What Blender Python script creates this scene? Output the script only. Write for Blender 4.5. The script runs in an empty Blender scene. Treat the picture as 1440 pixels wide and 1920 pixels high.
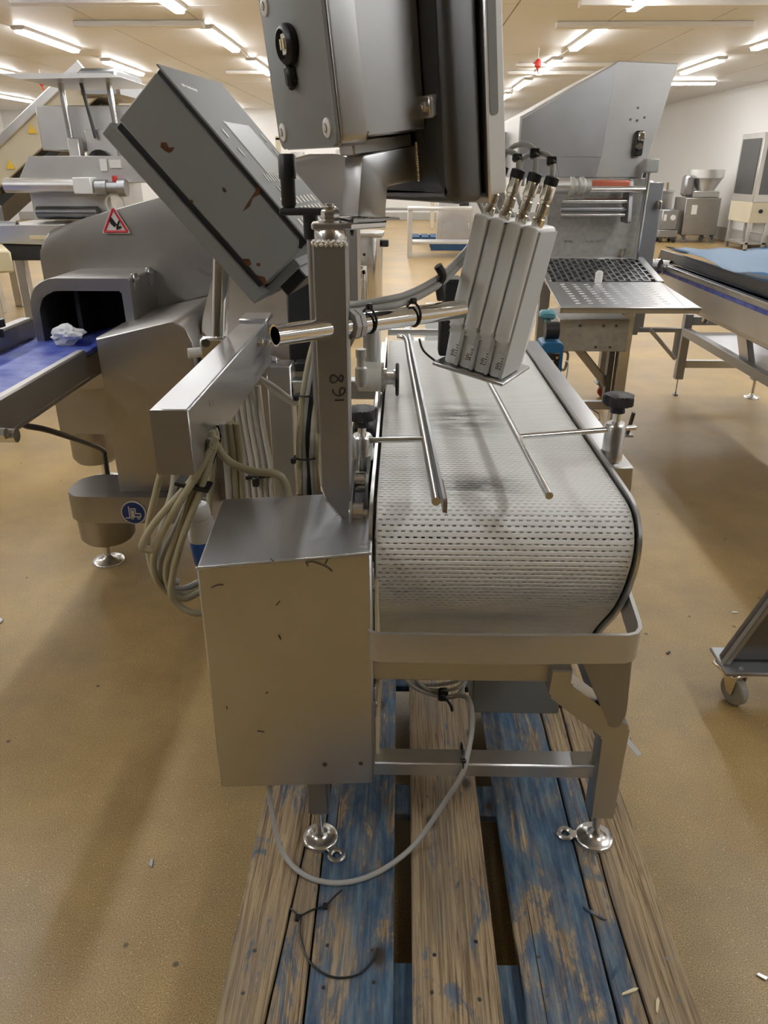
import bpy, bmesh, math, random
from mathutils import Vector as V, Matrix as MX
random.seed(7)
sc = bpy.context.scene
COL = sc.collection
# ------------------------------------------------------------------ camera, world, exposure
cam_d = bpy.data.cameras.new('camera'); cam = bpy.data.objects.new('camera', cam_d); COL.objects.link(cam)
cam_d.sensor_fit = 'VERTICAL'; cam_d.sensor_height = 24.0; cam_d.lens = 17.5; cam_d.clip_start = .02; cam_d.clip_end = 200
cam.location = (0, 0, 1.6)
cam.rotation_euler = (math.radians(90 - 24.737), 0, math.radians(1.301))
sc.camera = cam
world = bpy.data.worlds.new('world'); sc.world = world; world.use_nodes = True
world.node_tree.nodes['Background'].inputs[0].default_value = (.9, .93, 1, 1)
world.node_tree.nodes['Background'].inputs[1].default_value = .3
sc.view_settings.view_transform = 'Standard'; sc.view_settings.look = 'None'
sc.view_settings.gamma = 1; sc.view_settings.use_curve_mapping = False
sc.view_settings.exposure = 0.38
LAMP = 34.0
sc.cycles.use_denoising = True
sc.cycles.max_bounces = 6; sc.cycles.diffuse_bounces = 3; sc.cycles.glossy_bounces = 4
sc.cycles.use_adaptive_sampling = True; sc.cycles.adaptive_threshold = .08; sc.cycles.adaptive_min_samples = 16
sc.cycles.sample_clamp_indirect = 6.0
try: sc.cycles.use_light_tree = False
except Exception: pass

# ------------------------------------------------------------------ materials
MATS = {}
def nodes(name):
    m = bpy.data.materials.new(name); m.use_nodes = True; nt = m.node_tree
    return m, nt, nt.nodes['Principled BSDF'], nt.nodes.new, nt.links.new
def mat(name, col, rough=.5, metal=0., bump=0., bs=200., var=0., vs=8., spec=.5):
    m, nt, p, N, L = nodes(name)
    p.inputs['Base Color'].default_value = (*col, 1); p.inputs['Roughness'].default_value = rough
    p.inputs['Metallic'].default_value = metal; p.inputs['Specular IOR Level'].default_value = spec
    g = N('ShaderNodeNewGeometry')
    if var:
        n = N('ShaderNodeTexNoise'); n.inputs['Scale'].default_value = vs; n.inputs['Detail'].default_value = 2
        L(g.outputs['Position'], n.inputs['Vector'])
        mx = N('ShaderNodeMix'); mx.data_type = 'RGBA'
        mx.inputs[6].default_value = (*[c * (1 - var) for c in col], 1); mx.inputs[7].default_value = (*[min(1, c * (1 + var)) for c in col], 1)
        L(n.outputs['Fac'], mx.inputs[0]); L(mx.outputs[2], p.inputs['Base Color'])
    if bump:
        n = N('ShaderNodeTexNoise'); n.inputs['Scale'].default_value = bs; L(g.outputs['Position'], n.inputs['Vector'])
        b = N('ShaderNodeBump'); b.inputs['Strength'].default_value = bump; b.inputs['Distance'].default_value = .002
        L(n.outputs['Fac'], b.inputs['Height']); L(b.outputs[0], p.inputs['Normal'])
    MATS[name] = m; return m
def steel(name, col, rough, stretch=(3, 3, 160), wear=.05, patch=.10, bump=.02):
    m, nt, p, N, L = nodes(name)
    p.inputs['Metallic'].default_value = 1
    g = N('ShaderNodeNewGeometry'); mp = N('ShaderNodeMapping'); mp.inputs['Scale'].default_value = stretch
    L(g.outputs['Position'], mp.inputs[0])
    n = N('ShaderNodeTexNoise'); n.inputs['Scale'].default_value = 3; n.inputs['Detail'].default_value = 1; L(mp.outputs[0], n.inputs['Vector'])
    n2 = N('ShaderNodeTexNoise'); n2.inputs['Scale'].default_value = 5; n2.inputs['Detail'].default_value = 2; L(g.outputs['Position'], n2.inputs['Vector'])
    mr = N('ShaderNodeMapRange'); mr.inputs[3].default_value = rough - wear; mr.inputs[4].default_value = rough + wear
    L(n.outputs['Fac'], mr.inputs[0])
    ad = N('ShaderNodeMath'); ad.operation = 'MULTIPLY_ADD'; ad.inputs[1].default_value = patch; L(n2.outputs['Fac'], ad.inputs[0]); L(mr.outputs[0], ad.inputs[2])
    L(ad.outputs[0], p.inputs['Roughness'])
    mx = N('ShaderNodeMix'); mx.data_type = 'RGBA'
    mx.inputs[6].default_value = (*[c * .86 for c in col], 1); mx.inputs[7].default_value = (*[min(1, c * 1.1) for c in col], 1)
    L(n2.outputs['Fac'], mx.inputs[0]); L(mx.outputs[2], p.inputs['Base Color'])
    MATS[name] = m; return m
steel('steel', (.53, .53, .53), .30)
steel('steel_v', (.53, .53, .53), .30, (160, 160, 3))
steel('steel_sheet', (.64, .645, .66), .29, (2, 2, 90), .03, .10, .006)
steel('steel_box', (.56, .575, .61), .27, (2, 2, 90), .03, .10, .006)
steel('steel_bright', (.72, .715, .71), .17)
steel('steel_dull', (.37, .375, .385), .40)
steel('steel_dark', (.165, .167, .172), .32)
steel('steel_far', (.66, .65, .635), .36)
steel('beadblast', (.41, .395, .375), .40, (40, 40, 40), .03, .05)
steel('chrome', (.88, .87, .86), .06, (3, 3, 60), .03, .04)
steel('guard_steel', (.62, .615, .605), .46)
steel('nickel', (.80, .74, .64), .13)
mat('zinc_plate', (.50, .49, .46), .5, .7, .2, 120, .3, 30)
mat('paint_grey', (.235, .24, .238), .58, 0, .06, 300, .05, 6)
mat('paint_light', (.47, .48, .47), .45)
mat('alu_white', (.82, .83, .82), .42, .1, .05, 300, .05, 9)
mat('key_white', (.75, .75, .72), .4)
mat('lcd', (.27, .28, .265), .4)
mat('rust', (.10, .035, .012), .85, 0, .3, 300, .5, 200)
mat('black', (.012, .012, .013), .42)
mat('black_soft', (.022, .023, .025), .55, 0, .1, 500)
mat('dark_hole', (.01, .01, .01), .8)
mat('cable_beige', (.40, .355, .23), .42, 0, .0, 1, .10, 20)
mat('cable_grey', (.42, .415, .39), .45, 0, .0, 1, .08, 20)
mat('cable_white', (.55, .535, .48), .45)
mat('marker', (.015, .015, .018), .5)
mat('white_plastic', (.78, .77, .73), .4)
mat('motor_white', (.66, .66, .60), .38, 0, 0, 1, .08, 60)
mat('plug_blue', (.02, .13, .55), .35)
mat('box_blue', (.02, .13, .28), .4)
mat('cyan_plastic', (.10, .30, .36), .4)
mat('beige_paint', (.60, .54, .40), .5, 0, 0, 1, .08, 3)
mat('cream_end', (.72, .62, .40), .5)
mat('red', (.55, .03, .02), .45)
mat('red_wheel', (.35, .05, .03), .5)
mat('orange_belt', (.50, .13, .07), .5)
mat('sign_white', (.85, .84, .82), .4)
mat('sign_red', (.55, .03, .05), .4)
mat('sign_blue', (.015, .05, .25), .4)
mat('sign_yellow', (.80, .52, .05), .5)
mat('tissue', (.78, .79, .82), .8)
mat('ceiling_mat', (.75, .745, .73), .42, 0, 0, 1, .06, .6)
mat('seam_mat', (.40, .34, .27), .7)
mat('wall_mat', (.80, .79, .77), .35, 0, 0, 1, .03, .7)
mat('upstand', (.42, .40, .37), .5, 0, 0, 1, .12, 3)
mat('white_box', (.80, .78, .74), .4)
mat('film_blue', (.30, .50, .74), .35, 0, 0, 1, .05, 4)
mat('pallet_far', (.02, .07, .16), .7)
mat('bristle', (.03, .03, .03), .8)
mat('wood_end', (.16, .10, .055), .7)
mat('rubber', (.33, .32, .28), .5)
def blue_belt():
    m, nt, p, N, L = nodes('blue_belt'); g = N('ShaderNodeNewGeometry')
    n = N('ShaderNodeTexNoise'); n.inputs['Scale'].default_value = 12; n.inputs['Detail'].default_value = 6; L(g.outputs['Position'], n.inputs['Vector'])
    r = N('ShaderNodeValToRGB'); r.color_ramp.elements[0].position = .4; r.color_ramp.elements[1].position = .75
    r.color_ramp.elements[0].color = (.03, .055, .36, 1); r.color_ramp.elements[1].color = (.16, .21, .52, 1)
    L(n.outputs['Fac'], r.inputs[0]); L(r.outputs[0], p.inputs['Base Color']); p.inputs['Roughness'].default_value = .45; MATS['blue_belt'] = m
blue_belt()
def emis():
    m, nt, p, N, L = nodes('lamp_glow'); p.inputs['Base Color'].default_value = (.9, .9, .88, 1)
    p.inputs['Emission Color'].default_value = (.97, .985, 1, 1); p.inputs['Emission Strength'].default_value = LAMP; MATS['lamp_glow'] = m
emis()
def floor_mat():
    m, nt, p, N, L = nodes('floor_resin'); g = N('ShaderNodeNewGeometry')
    n1 = N('ShaderNodeTexNoise'); n1.inputs['Scale'].default_value = 330; n1.inputs['Detail'].default_value = 2; L(g.outputs['Position'], n1.inputs['Vector'])
    n2 = N('ShaderNodeTexNoise'); n2.inputs['Scale'].default_value = 1.3; n2.inputs['Detail'].default_value = 5; n2.inputs['Roughness'].default_value = .65; L(g.outputs['Position'], n2.inputs['Vector'])
    r1 = N('ShaderNodeValToRGB'); e = r1.color_ramp.elements
    e[0].position = .30; e[0].color = (.22, .135, .042, 1); e[1].position = .70; e[1].color = (.56, .405, .18, 1)
    k = e.new(.5); k.color = (.405, .278, .112, 1)
    L(n1.outputs['Fac'], r1.inputs[0])
    r2 = N('ShaderNodeValToRGB'); e = r2.color_ramp.elements
    e[0].position = .32; e[0].color = (.66, .63, .60, 1); e[1].position = .66; e[1].color = (1.08, 1.06, 1.02, 1)
    L(n2.outputs['Fac'], r2.inputs[0])
    mu = N('ShaderNodeMix'); mu.data_type = 'RGBA'; mu.blend_type = 'MULTIPLY'; mu.inputs[0].default_value = 1
    L(r1.outputs[0], mu.inputs[6]); L(r2.outputs[0], mu.inputs[7])
    # pale grains and dark grains
    v = N('ShaderNodeTexVoronoi'); v.inputs['Scale'].default_value = 130; L(g.outputs['Position'], v.inputs['Vector'])
    vr = N('ShaderNodeValToRGB'); vr.color_ramp.elements[0].position = .09; vr.color_ramp.elements[1].position = .13
    vr.color_ramp.elements[0].color = (1, 1, 1, 1); vr.color_ramp.elements[1].color = (0, 0, 0, 1); L(v.outputs['Distance'], vr.inputs[0])
    sx = N('ShaderNodeSeparateColor'); L(v.outputs['Color'], sx.inputs[0])
    th = N('ShaderNodeMath'); th.operation = 'GREATER_THAN'; th.inputs[1].default_value = .72; L(sx.outputs[0], th.inputs[0])
    ml = N('ShaderNodeMath'); ml.operation = 'MULTIPLY'; L(th.outputs[0], ml.inputs[0]); L(vr.outputs[0], ml.inputs[1])
    m2 = N('ShaderNodeMix'); m2.data_type = 'RGBA'; m2.inputs[7].default_value = (.92, .82, .58, 1); L(ml.outputs[0], m2.inputs[0]); L(mu.outputs[2], m2.inputs[6])
    v3 = N('ShaderNodeTexVoronoi'); v3.inputs['Scale'].default_value = 7; L(g.outputs['Position'], v3.inputs['Vector'])
    v3r = N('ShaderNodeValToRGB'); v3r.color_ramp.elements[0].position = .035; v3r.color_ramp.elements[1].position = .06
    v3r.color_ramp.elements[0].color = (1, 1, 1, 1); v3r.color_ramp.elements[1].color = (0, 0, 0, 1); L(v3.outputs['Distance'], v3r.inputs[0])
    m3 = N('ShaderNodeMix'); m3.data_type = 'RGBA'; m3.inputs[7].default_value = (.12, .08, .035, 1); L(v3r.outputs[0], m3.inputs[0]); L(m2.outputs[2], m3.inputs[6])
    L(m3.outputs[2], p.inputs['Base Color'])
    rr = N('ShaderNodeMapRange'); rr.inputs[3].default_value = .30; rr.inputs[4].default_value = .52; L(n2.outputs['Fac'], rr.inputs[0]); L(rr.outputs[0], p.inputs['Roughness'])
    MATS['floor_resin'] = m
floor_mat()
def belt_mat():
    m, nt, p, N, L = nodes('belt_white'); g = N('ShaderNodeNewGeometry')
    mp = N('ShaderNodeMapping'); mp.inputs['Scale'].default_value = (7, 30, 12); mp.inputs['Location'].default_value = (.3, 0, 0); L(g.outputs['Position'], mp.inputs[0])
    n = N('ShaderNodeTexNoise'); n.inputs['Scale'].default_value = 1; n.inputs['Detail'].default_value = 6; n.inputs['Roughness'].default_value = .75; L(mp.outputs[0], n.inputs['Vector'])
    # dirt sits in the trodden middle of the belt, in two smears
    s = N('ShaderNodeSeparateXYZ'); L(g.outputs['Position'], s.inputs[0])
    def bell(out, c, w):
        a = N('ShaderNodeMath'); a.operation = 'SUBTRACT'; a.inputs[1].default_value = c; L(out, a.inputs[0])
        q = N('ShaderNodeMath'); q.operation = 'DIVIDE'; q.inputs[1].default_value = w; L(a.outputs[0], q.inputs[0])
        o = N('ShaderNodeMath'); o.operation = 'ABSOLUTE'; L(q.outputs[0], o.inputs[0])
        r = N('ShaderNodeMapRange'); r.interpolation_type = 'SMOOTHSTEP'; r.inputs[1].default_value = 0; r.inputs[2].default_value = 1; r.inputs[3].default_value = 1; r.inputs[4].default_value = 0; L(o.outputs[0], r.inputs[0]); return r.outputs[0]
    def mulv(a, b):
        o = N('ShaderNodeMath'); o.operation = 'MULTIPLY'; L(a, o.inputs[0]); L(b, o.inputs[1]); return o.outputs[0]
    def addv(a, b):
        o = N('ShaderNodeMath'); o.operation = 'ADD'; o.use_clamp = True; L(a, o.inputs[0]); L(b, o.inputs[1]); return o.outputs[0]
    d = addv(mulv(bell(s.outputs[0], .16, .16), bell(s.outputs[1], 1.47, .10)), mulv(bell(s.outputs[0], .17, .16), bell(s.outputs[1], 1.95, .22)))
    r = N('ShaderNodeValToRGB'); r.color_ramp.elements[0].position = .36; r.color_ramp.elements[1].position = .56; L(n.outputs['Fac'], r.inputs[0])
    zt_ = N('ShaderNodeMath'); zt_.operation = 'GREATER_THAN'; zt_.inputs[1].default_value = .95; L(s.outputs[2], zt_.inputs[0])
    f = mulv(mulv(d, zt_.outputs[0]), r.outputs[0])
    mx = N('ShaderNodeMix'); mx.data_type = 'RGBA'; mx.inputs[6].default_value = (.84, .84, .82, 1); mx.inputs[7].default_value = (.13, .125, .12, 1)
    L(f, mx.inputs[0]); L(mx.outputs[2], p.inputs['Base Color']); p.inputs['Roughness'].default_value = .42
    p.inputs['Subsurface Weight'].default_value = 0
    MATS['belt_white'] = m
belt_mat()
def wood_mat():
    m, nt, p, N, L = nodes('pallet_wood'); g = N('ShaderNodeNewGeometry'); oi = N('ShaderNodeObjectInfo')
    off = N('ShaderNodeCombineXYZ'); mu = N('ShaderNodeMath'); mu.operation = 'MULTIPLY'; mu.inputs[1].default_value = 37; sc_o = N('ShaderNodeSeparateColor'); L(oi.outputs['Color'], sc_o.inputs[0]); L(oi.outputs['Random'], mu.inputs[0]); L(mu.outputs[0], off.inputs[2])
    av = N('ShaderNodeVectorMath'); av.operation = 'ADD'; L(g.outputs['Position'], av.inputs[0]); L(off.outputs[0], av.inputs[1])
    def nz(sx, sy, sc_, det=5, dist=0., rgh=.6):
        mp = N('ShaderNodeMapping'); mp.inputs['Scale'].default_value = (sx, sy, 1); L(av.outputs[0], mp.inputs[0])
        n = N('ShaderNodeTexNoise'); n.inputs['Scale'].default_value = sc_; n.inputs['Detail'].default_value = det; n.inputs['Distortion'].default_value = dist; n.inputs['Roughness'].default_value = rgh
        L(mp.outputs[0], n.inputs['Vector']); return n.outputs['Fac']
    def ramp(f, pts):
        r = N('ShaderNodeValToRGB'); e = r.color_ramp.elements
        e[0].position, e[1].position = pts[0][0], pts[-1][0]; e[0].color = (*pts[0][1], 1); e[1].color = (*pts[-1][1], 1)
        for q in pts[1:-1]: k = e.new(q[0]); k.color = (*q[1], 1)
        L(f, r.inputs[0]); return r.outputs[0]
    def mix(f, a, b, bt='MIX'):
        x = N('ShaderNodeMix'); x.data_type = 'RGBA'; x.blend_type = bt
        if isinstance(f, float): x.inputs[0].default_value = f
        else: L(f, x.inputs[0])
        for i, c in ((6, a), (7, b)):
            if isinstance(c, tuple): x.inputs[i].default_value = (*c, 1)
            else: L(c, x.inputs[i])
        return x.outputs[2]
    grain = nz(85, 2.2, 1.6, 6, 1.1, .7)
    amt = N('ShaderNodeMapRange'); amt.inputs[1].default_value = 0; amt.inputs[2].default_value = 1; amt.inputs[3].default_value = -.17; amt.inputs[4].default_value = .15; L(sc_o.outputs[0], amt.inputs[0])
    wood = ramp(grain, [(.30, (.060, .040, .024)), (.42, (.20, .14, .082)), (.56, (.40, .295, .175)), (.8, (.54, .42, .27))])
    weather = nz(5, 1.6, 2.2, 5)
    wood = mix(ramp(weather, [(.42, (0, 0, 0)), (.70, (.60, .60, .60))]), wood, (.17, .15, .13))
    pm = nz(8, 2.9, 1.4, 10, .9, .72); pf = nz(55, 3.5, 1.8, 4)
    pa0 = N('ShaderNodeMath'); pa0.operation = 'MULTIPLY_ADD'; pa0.inputs[1].default_value = .30; L(pf, pa0.inputs[0]); L(pm, pa0.inputs[2])
    pa = N('ShaderNodeMath'); pa.operation = 'ADD'; L(pa0.outputs[0], pa.inputs[0]); L(amt.outputs[0], pa.inputs[1])
    pmask = ramp(pa.outputs[0], [(.625, (0, 0, 0)), (.675, (.62, .62, .62)), (.80, (.90, .90, .90))])
    blue = ramp(nz(20, 2.5, 2.6, 4), [(.35, (.018, .055, .115)), (.52, (.035, .105, .19)), (.70, (.14, .21, .26))])
    col = mix(pmask, wood, blue)
    kv = N('ShaderNodeTexVoronoi'); mp = N('ShaderNodeMapping'); mp.inputs['Scale'].default_value = (8.5, 5.6, .01); L(av.outputs[0], mp.inputs[0]); L(mp.outputs[0], kv.inputs['Vector']); kv.inputs['Scale'].default_value = 1
    kn = ramp(kv.outputs['Distance'], [(.09, (.95, .95, .95)), (.125, (.40, .40, .40)), (.19, (0, 0, 0))])
    col = mix(kn, col, (.055, .042, .032))
    crk = ramp(nz(120, 1.1, 1.0, 2, .3), [(.30, (1, 1, 1)), (.335, (0, 0, 0))])
    col = mix(crk, col, (.03, .024, .02))
    L(col, p.inputs['Base Color']); p.inputs['Roughness'].default_value = .72; p.inputs['Specular IOR Level'].default_value = .25
    b = N('ShaderNodeBump'); b.inputs['Strength'].default_value = .45; b.inputs['Distance'].default_value = .003; L(grain, b.inputs['Height']); L(b.outputs[0], p.inputs['Normal'])
    MATS['pallet_wood'] = m
wood_mat()

# ------------------------------------------------------------------ geometry helpers
WL = {}
class B:
    def __init__(s): s.bm = bmesh.new()
    def _add(s, vs, fs):
        vv = [s.bm.verts.new(v) for v in vs]
        out = []
        for f in fs:
            try: out.append(s.bm.faces.new([vv[i] for i in f]))
            except ValueError: pass
        return vv, out
    def box(s, x0, y0, z0, x1, y1, z1, bev=0., M=None, seg=1):
        vs = [V((x, y, z)) for x in (x0, x1) for y in (y0, y1) for z in (z0, z1)]
        if M: vs = [M @ v for v in vs]
        vv, ff = s._add(vs, [(0, 1, 3, 2), (4, 6, 7, 5), (0, 4, 5, 1), (2, 3, 7, 6), (0, 2, 6, 4), (1, 5, 7, 3)])
        if bev:
            es = list({e for f in ff for e in f.edges})
            bmesh.ops.bevel(s.bm, geom=es, offset=bev, segments=seg, affect='EDGES', profile=.5)
        return s
    def quad8(s, pts, bev=0.):      # bottom 4 ccw, top 4 ccw
        vv, ff = s._add([V(p) for p in pts], [(3, 2, 1, 0), (4, 5, 6, 7), (0, 1, 5, 4), (1, 2, 6, 5), (2, 3, 7, 6), (3, 0, 4, 7)])
        if bev: bmesh.ops.bevel(s.bm, geom=list({e for f in ff for e in f.edges}), offset=bev, segments=1, affect='EDGES', profile=.5)
        return s
    def prism(s, poly, ax, a0, a1, bev=0., M=None, seg=1):
        n = len(poly)
        mk = {'y': lambda p, a: V((p[0], a, p[1])), 'x': lambda p, a: V((a, p[0], p[1])), 'z': lambda p, a: V((p[0], p[1], a))}[ax]
        vs = [mk(p, a0) for p in poly] + [mk(p, a1) for p in poly]
        if M: vs = [M @ v for v in vs]
        vv, ff = s._add(vs, [tuple(range(n)), tuple(reversed(range(n, 2 * n)))] + [(i, i + n, (i + 1) % n + n, (i + 1) % n) for i in range(n)])
        if bev: bmesh.ops.bevel(s.bm, geom=list({e for f in ff[:2] for e in f.edges}), offset=bev, segments=seg, affect='EDGES', profile=.5)
        return s
    def cyl(s, p, q, r, r2=None, n=16):
        return s.lathe([(r, 0), (r if r2 is None else r2, (V(q) - V(p)).length)], p, V(q) - V(p), n)
    def lathe(s, prof, base, axis=(0, 0, 1), n=20, cap=True):
        Q = V(axis).normalized().to_track_quat('Z', 'Y').to_matrix(); base = V(base)
        vs = []
        for r, h in prof:
            for i in range(n):
                a = 2 * math.pi * i / n
                vs.append(base + Q @ V((r * math.cos(a), r * math.sin(a), h)))
        m = len(prof)
        fs = [(k * n + i, k * n + (i + 1) % n, (k + 1) * n + (i + 1) % n, (k + 1) * n + i) for k in range(m - 1) for i in range(n)]
        if cap: fs += [tuple(reversed(range(n))), tuple(range((m - 1) * n, m * n))]
        s._add(vs, fs); return s
    def tube(s, pts, r, n=8, smooth=6):
        P = [V(p) for p in pts]
        if smooth and len(P) > 2:
            Q = []
            for i in range(len(P) - 1):
                a = P[max(i - 1, 0)]; b = P[i]; c = P[i + 1]; d = P[min(i + 2, len(P) - 1)]
                for k in range(smooth):
                    t = k / smooth
                    Q.append(.5 * (2 * b + (c - a) * t + (2 * a - 5 * b + 4 * c - d) * t * t + (3 * b - a - 3 * c + d) * t ** 3))
            Q.append(P[-1]); P = Q
        vs = []; up = V((0.13, .2, .97))
        T0 = (P[1] - P[0]).normalized(); nrm = (up - T0 * up.dot(T0)).normalized()
        for i, p in enumerate(P):
            T = (P[min(i + 1, len(P) - 1)] - P[max(i - 1, 0)]).normalized()
            nrm = (nrm - T * nrm.dot(T)).normalized(); bi = T.cross(nrm)
            for k in range(n):
                a = 2 * math.pi * k / n
                vs.append(p + r * (math.cos(a) * nrm + math.sin(a) * bi))
        m = len(P)
        fs = [(k * n + i, k * n + (i + 1) % n, (k + 1) * n + (i + 1) % n, (k + 1) * n + i) for k in range(m - 1) for i in range(n)]
        fs += [tuple(reversed(range(n))), tuple(range((m - 1) * n, m * n))]
        s._add(vs, fs); return s
    def ring(s, c, axis, R, r, n=24, m=8, sq=1.):
        Q = V(axis).normalized().to_track_quat('Z', 'Y').to_matrix(); c = V(c); vs = []
        for i in range(n):
            a = 2 * math.pi * i / n
            for j in range(m):
                b = 2 * math.pi * j / m
                vs.append(c + Q @ V(((R + r * math.cos(b)) * math.cos(a), (R + r * math.cos(b)) * math.sin(a), r * sq * math.sin(b))))
        s._add(vs, [(i * m + j, ((i + 1) % n) * m + j, ((i + 1) % n) * m + (j + 1) % m, i * m + (j + 1) % m) for i in range(n) for j in range(m)]); return s
    def bolt(s, p, ax, r=.009, h=.008):
        p = V(p); a = V(ax).normalized()
        s.lathe([(r * 1.25, 0), (r * 1.25, h * .2)], p, a, 14); s.lathe([(r, h * .2), (r, h), (r * .8, h * 1.15)], p, a, 6)
        s.lathe([(r * .5, h), (r * .5, h * 1.7)], p, a, 8); return s
    def mesh(s, name):
        bmesh.ops.recalc_face_normals(s.bm, faces=s.bm.faces[:])
        me = bpy.data.meshes.new(name); s.bm.to_mesh(me); s.bm.free()
        for p in me.polygons: p.use_smooth = True
        me.set_sharp_from_angle(angle=math.radians(38)); return me
    def done(s, name, mt, parent=None, label=None, kind=None):
        me = s.mesh(name); me.materials.append(MATS[mt])
        return link(name, me, parent, label, kind)
def link(name, me, parent=None, label=None, kind=None):
    o = bpy.data.objects.new(name, me); COL.objects.link(o)
    if parent is not None:
        o.parent = parent; o.matrix_parent_inverse = MX.Translation(-WL.get(parent.name, V((0, 0, 0))))
    if label: o['label'] = label
    if kind: o['kind'] = kind
    return o
def thing(name, label, cat, loc, group=None):
    o = bpy.data.objects.new(name, None); COL.objects.link(o); o.empty_display_size = .05
    o.location = loc; o['label'] = label; o['category'] = cat
    if group: o['group'] = group
    WL[o.name] = V(loc); return o
def tag(o, label, cat, group=None):
    o['label'] = label; o['category'] = cat
    if group: o['group'] = group
    return o
def struct(o): o['kind'] = 'structure'; return o
def rp(pts, n=6):
    out = []; N_ = len(pts)
    for i, p in enumerate(pts):
        r = p[2] if len(p) > 2 else 0
        b = V((p[0], p[1]))
        if not r: out.append((b.x, b.y)); continue
        a = V(pts[i - 1][:2]); c = V(pts[(i + 1) % N_][:2]); u = (a - b); w = (c - b); r = min(r, u.length * .49, w.length * .49)
        p0 = b + u.normalized() * r; p1 = b + w.normalized() * r
        for k in range(n + 1):
            t = k / n; q = p0 * (1 - t) ** 2 + b * 2 * t * (1 - t) + p1 * t * t; out.append((q.x, q.y))
    return out
def frame(o, ex, ey, ez):
    m = MX.Identity(4)
    for i, e in enumerate((ex, ey, ez)):
        for j in range(3): m[j][i] = e[j]
    for j in range(3): m[j][3] = o[j]
    return m
def foot(parent, x, y, z, top, r=.043, lug=None, mt='steel_bright'):
    b = B().lathe([(r, 0), (r, .005), (r * .97, .009), (r * .90, .0115), (r * .72, .0135), (r * .50, .0165), (r * .36, .021), (r * .28, .028), (r * .2, .034)], (x, y, z), n=36)
    b.cyl((x, y, z + .03), (x, y, top), r * .2, n=10); f = b.done('foot', mt, parent)
    if lug is not None:
        d = V((math.cos(lug), math.sin(lug), 0)); q = V((x, y, z + .006)) + d * (r + .022)
        l = B().ring(q, (0, 0, 1), .015, .0065, 20, 6, .7)
        M = frame(V((x, y, z)), d, V((-d.y, d.x, 0)), V((0, 0, 1))); l.box(r * .8, -.011, .002, r + .010, .011, .010, .002, M); l.done('lug', mt, f)
    return f
ZX, ZY, ZZ = V((1, 0, 0)), V((0, 1, 0)), V((0, 0, 1))
# ------------------------------------------------------------------ the room
XL, XR, YB, YF, HC = -13.0, 7.8, 27.0, -14.4, 3.3
fl_ = struct(B().box(XL, YF, -.1, XR, YB, 0).done('floor', 'floor_resin'))
B().prism([(.640, 1.99), (.672, 1.97), (.70, 1.90), (.712, 1.83), (.735, 1.75), (.72, 1.74), (.70, 1.80), (.685, 1.86), (.655, 1.90), (.64, 1.95)], 'z', 0, .0006).done('crack_patch', 'upstand', fl_)
wr = struct(B().box(XR, YF, 0, XR + .1, YB, HC).done('wall_right', 'wall_mat'))
B().box(XR - .06, YF, 0, XR, YB, .30, .01).done('upstand', 'upstand', wr)
struct(B().box(XL - .1, YF, 0, XL, YB, HC).done('wall_left', 'wall_mat'))
wb = struct(B().box(XL, YB, 0, XR, YB + .1, HC).done('wall_back', 'wall_mat'))
B().box(XL, YB - .06, 0, XR, YB, .25, .01).done('upstand', 'upstand', wb)
struct(B().box(XL, YF - .1, 0, XR, YF, HC).done('wall_front', 'wall_mat'))
ce = struct(B().box(XL, YF, HC + .012, XR, YB, HC + .1).done('ceiling', 'seam_mat'))
pw, pl = 1.3, 4.2
pm_ = B().box(0, 0, 0, pw - .014, pl - .014, .02, .004).mesh('ceiling_panel'); pm_.materials.append(MATS['ceiling_mat'])
for i in range(16):
    for j in range(10):
        o = link('panel', pm_, ce); o.location = (XL + i * pw + .007, -15 + j * pl + .007 if j else YF + .007, HC)
        if not j: o.scale[1] = (pl - .6) / pl
for (x, y, w) in ((-4.2, 11.1, 1.65), (-4.3, 9.6, 1.7), (1.95, 11.3, 2.5), (1.95, 9.9, 2.4), (2.0, 16.6, 2.1), (2.0, 15.4, 2.1), (-3.4, 16.4, 2.2)):
    o = B().box(x, y, HC - .07, x + w, y + .16, HC, .01).done('trunking', 'white_box', ce)
# lamps in rows along the hall
rows = [(-10.2, 'beside the far left wall', range(4, 7)), (-7.6, 'second in from the left wall', range(1, 7)), (-5.1, 'over the slicing machine at left', range(-3, 6)),
        (-2.6, 'above the grey operator terminal', range(-3, 7)), (0.0, 'hidden behind the touch panel head', range(-1, 7)), (2.6, 'just right of the touch panel head', range(-3, 7)), (5.35, 'closest to the right wall', range(-3, 4))]
ORD = ['', 'second ', 'third ', 'fourth ', 'fifth ', 'sixth ', 'seventh ', 'eighth ', 'ninth ', 'tenth ', 'eleventh ']
lb = B().prism(rp([(-.09, 0), (-.09, -.03, .01), (-.055, -.045), (.055, -.045), (.09, -.03, .01), (.09, 0)], 2), 'y', 0, 1.95).mesh('lamp_body'); lb.materials.append(MATS['white_box'])
ld = B().prism(rp([(-.055, -.035), (-.06, -.075, .025), (.06, -.075, .025), (.055, -.035)], 3), 'y', .03, 1.92).mesh('lamp_diffuser'); ld.materials.append(MATS['lamp_glow'])
for x, desc, rg in rows:
    vis = [k for k in rg if 8.3 + 3.2 * k >= 8]
    for k in rg:
        y = 8.3 + 3.2 * k
        if y < YF + .3 or y > YB - 2: continue
        where = ('%snearest fluorescent ceiling light in the row %s' % (ORD[vis.index(k)], desc)) if k in vis else '%s ceiling light behind the photographer, row %s' % (['first', 'second', 'third', 'fourth', 'fifth'][k + 3], desc)
        t = thing('ceiling_light', where, 'ceiling light', (x, y, HC), 'fluorescent ceiling lights')
        for nm, me in (('body', lb), ('diffuser', ld)):
            o = link(nm, me, t); o.location = (x, y, HC)
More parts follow.
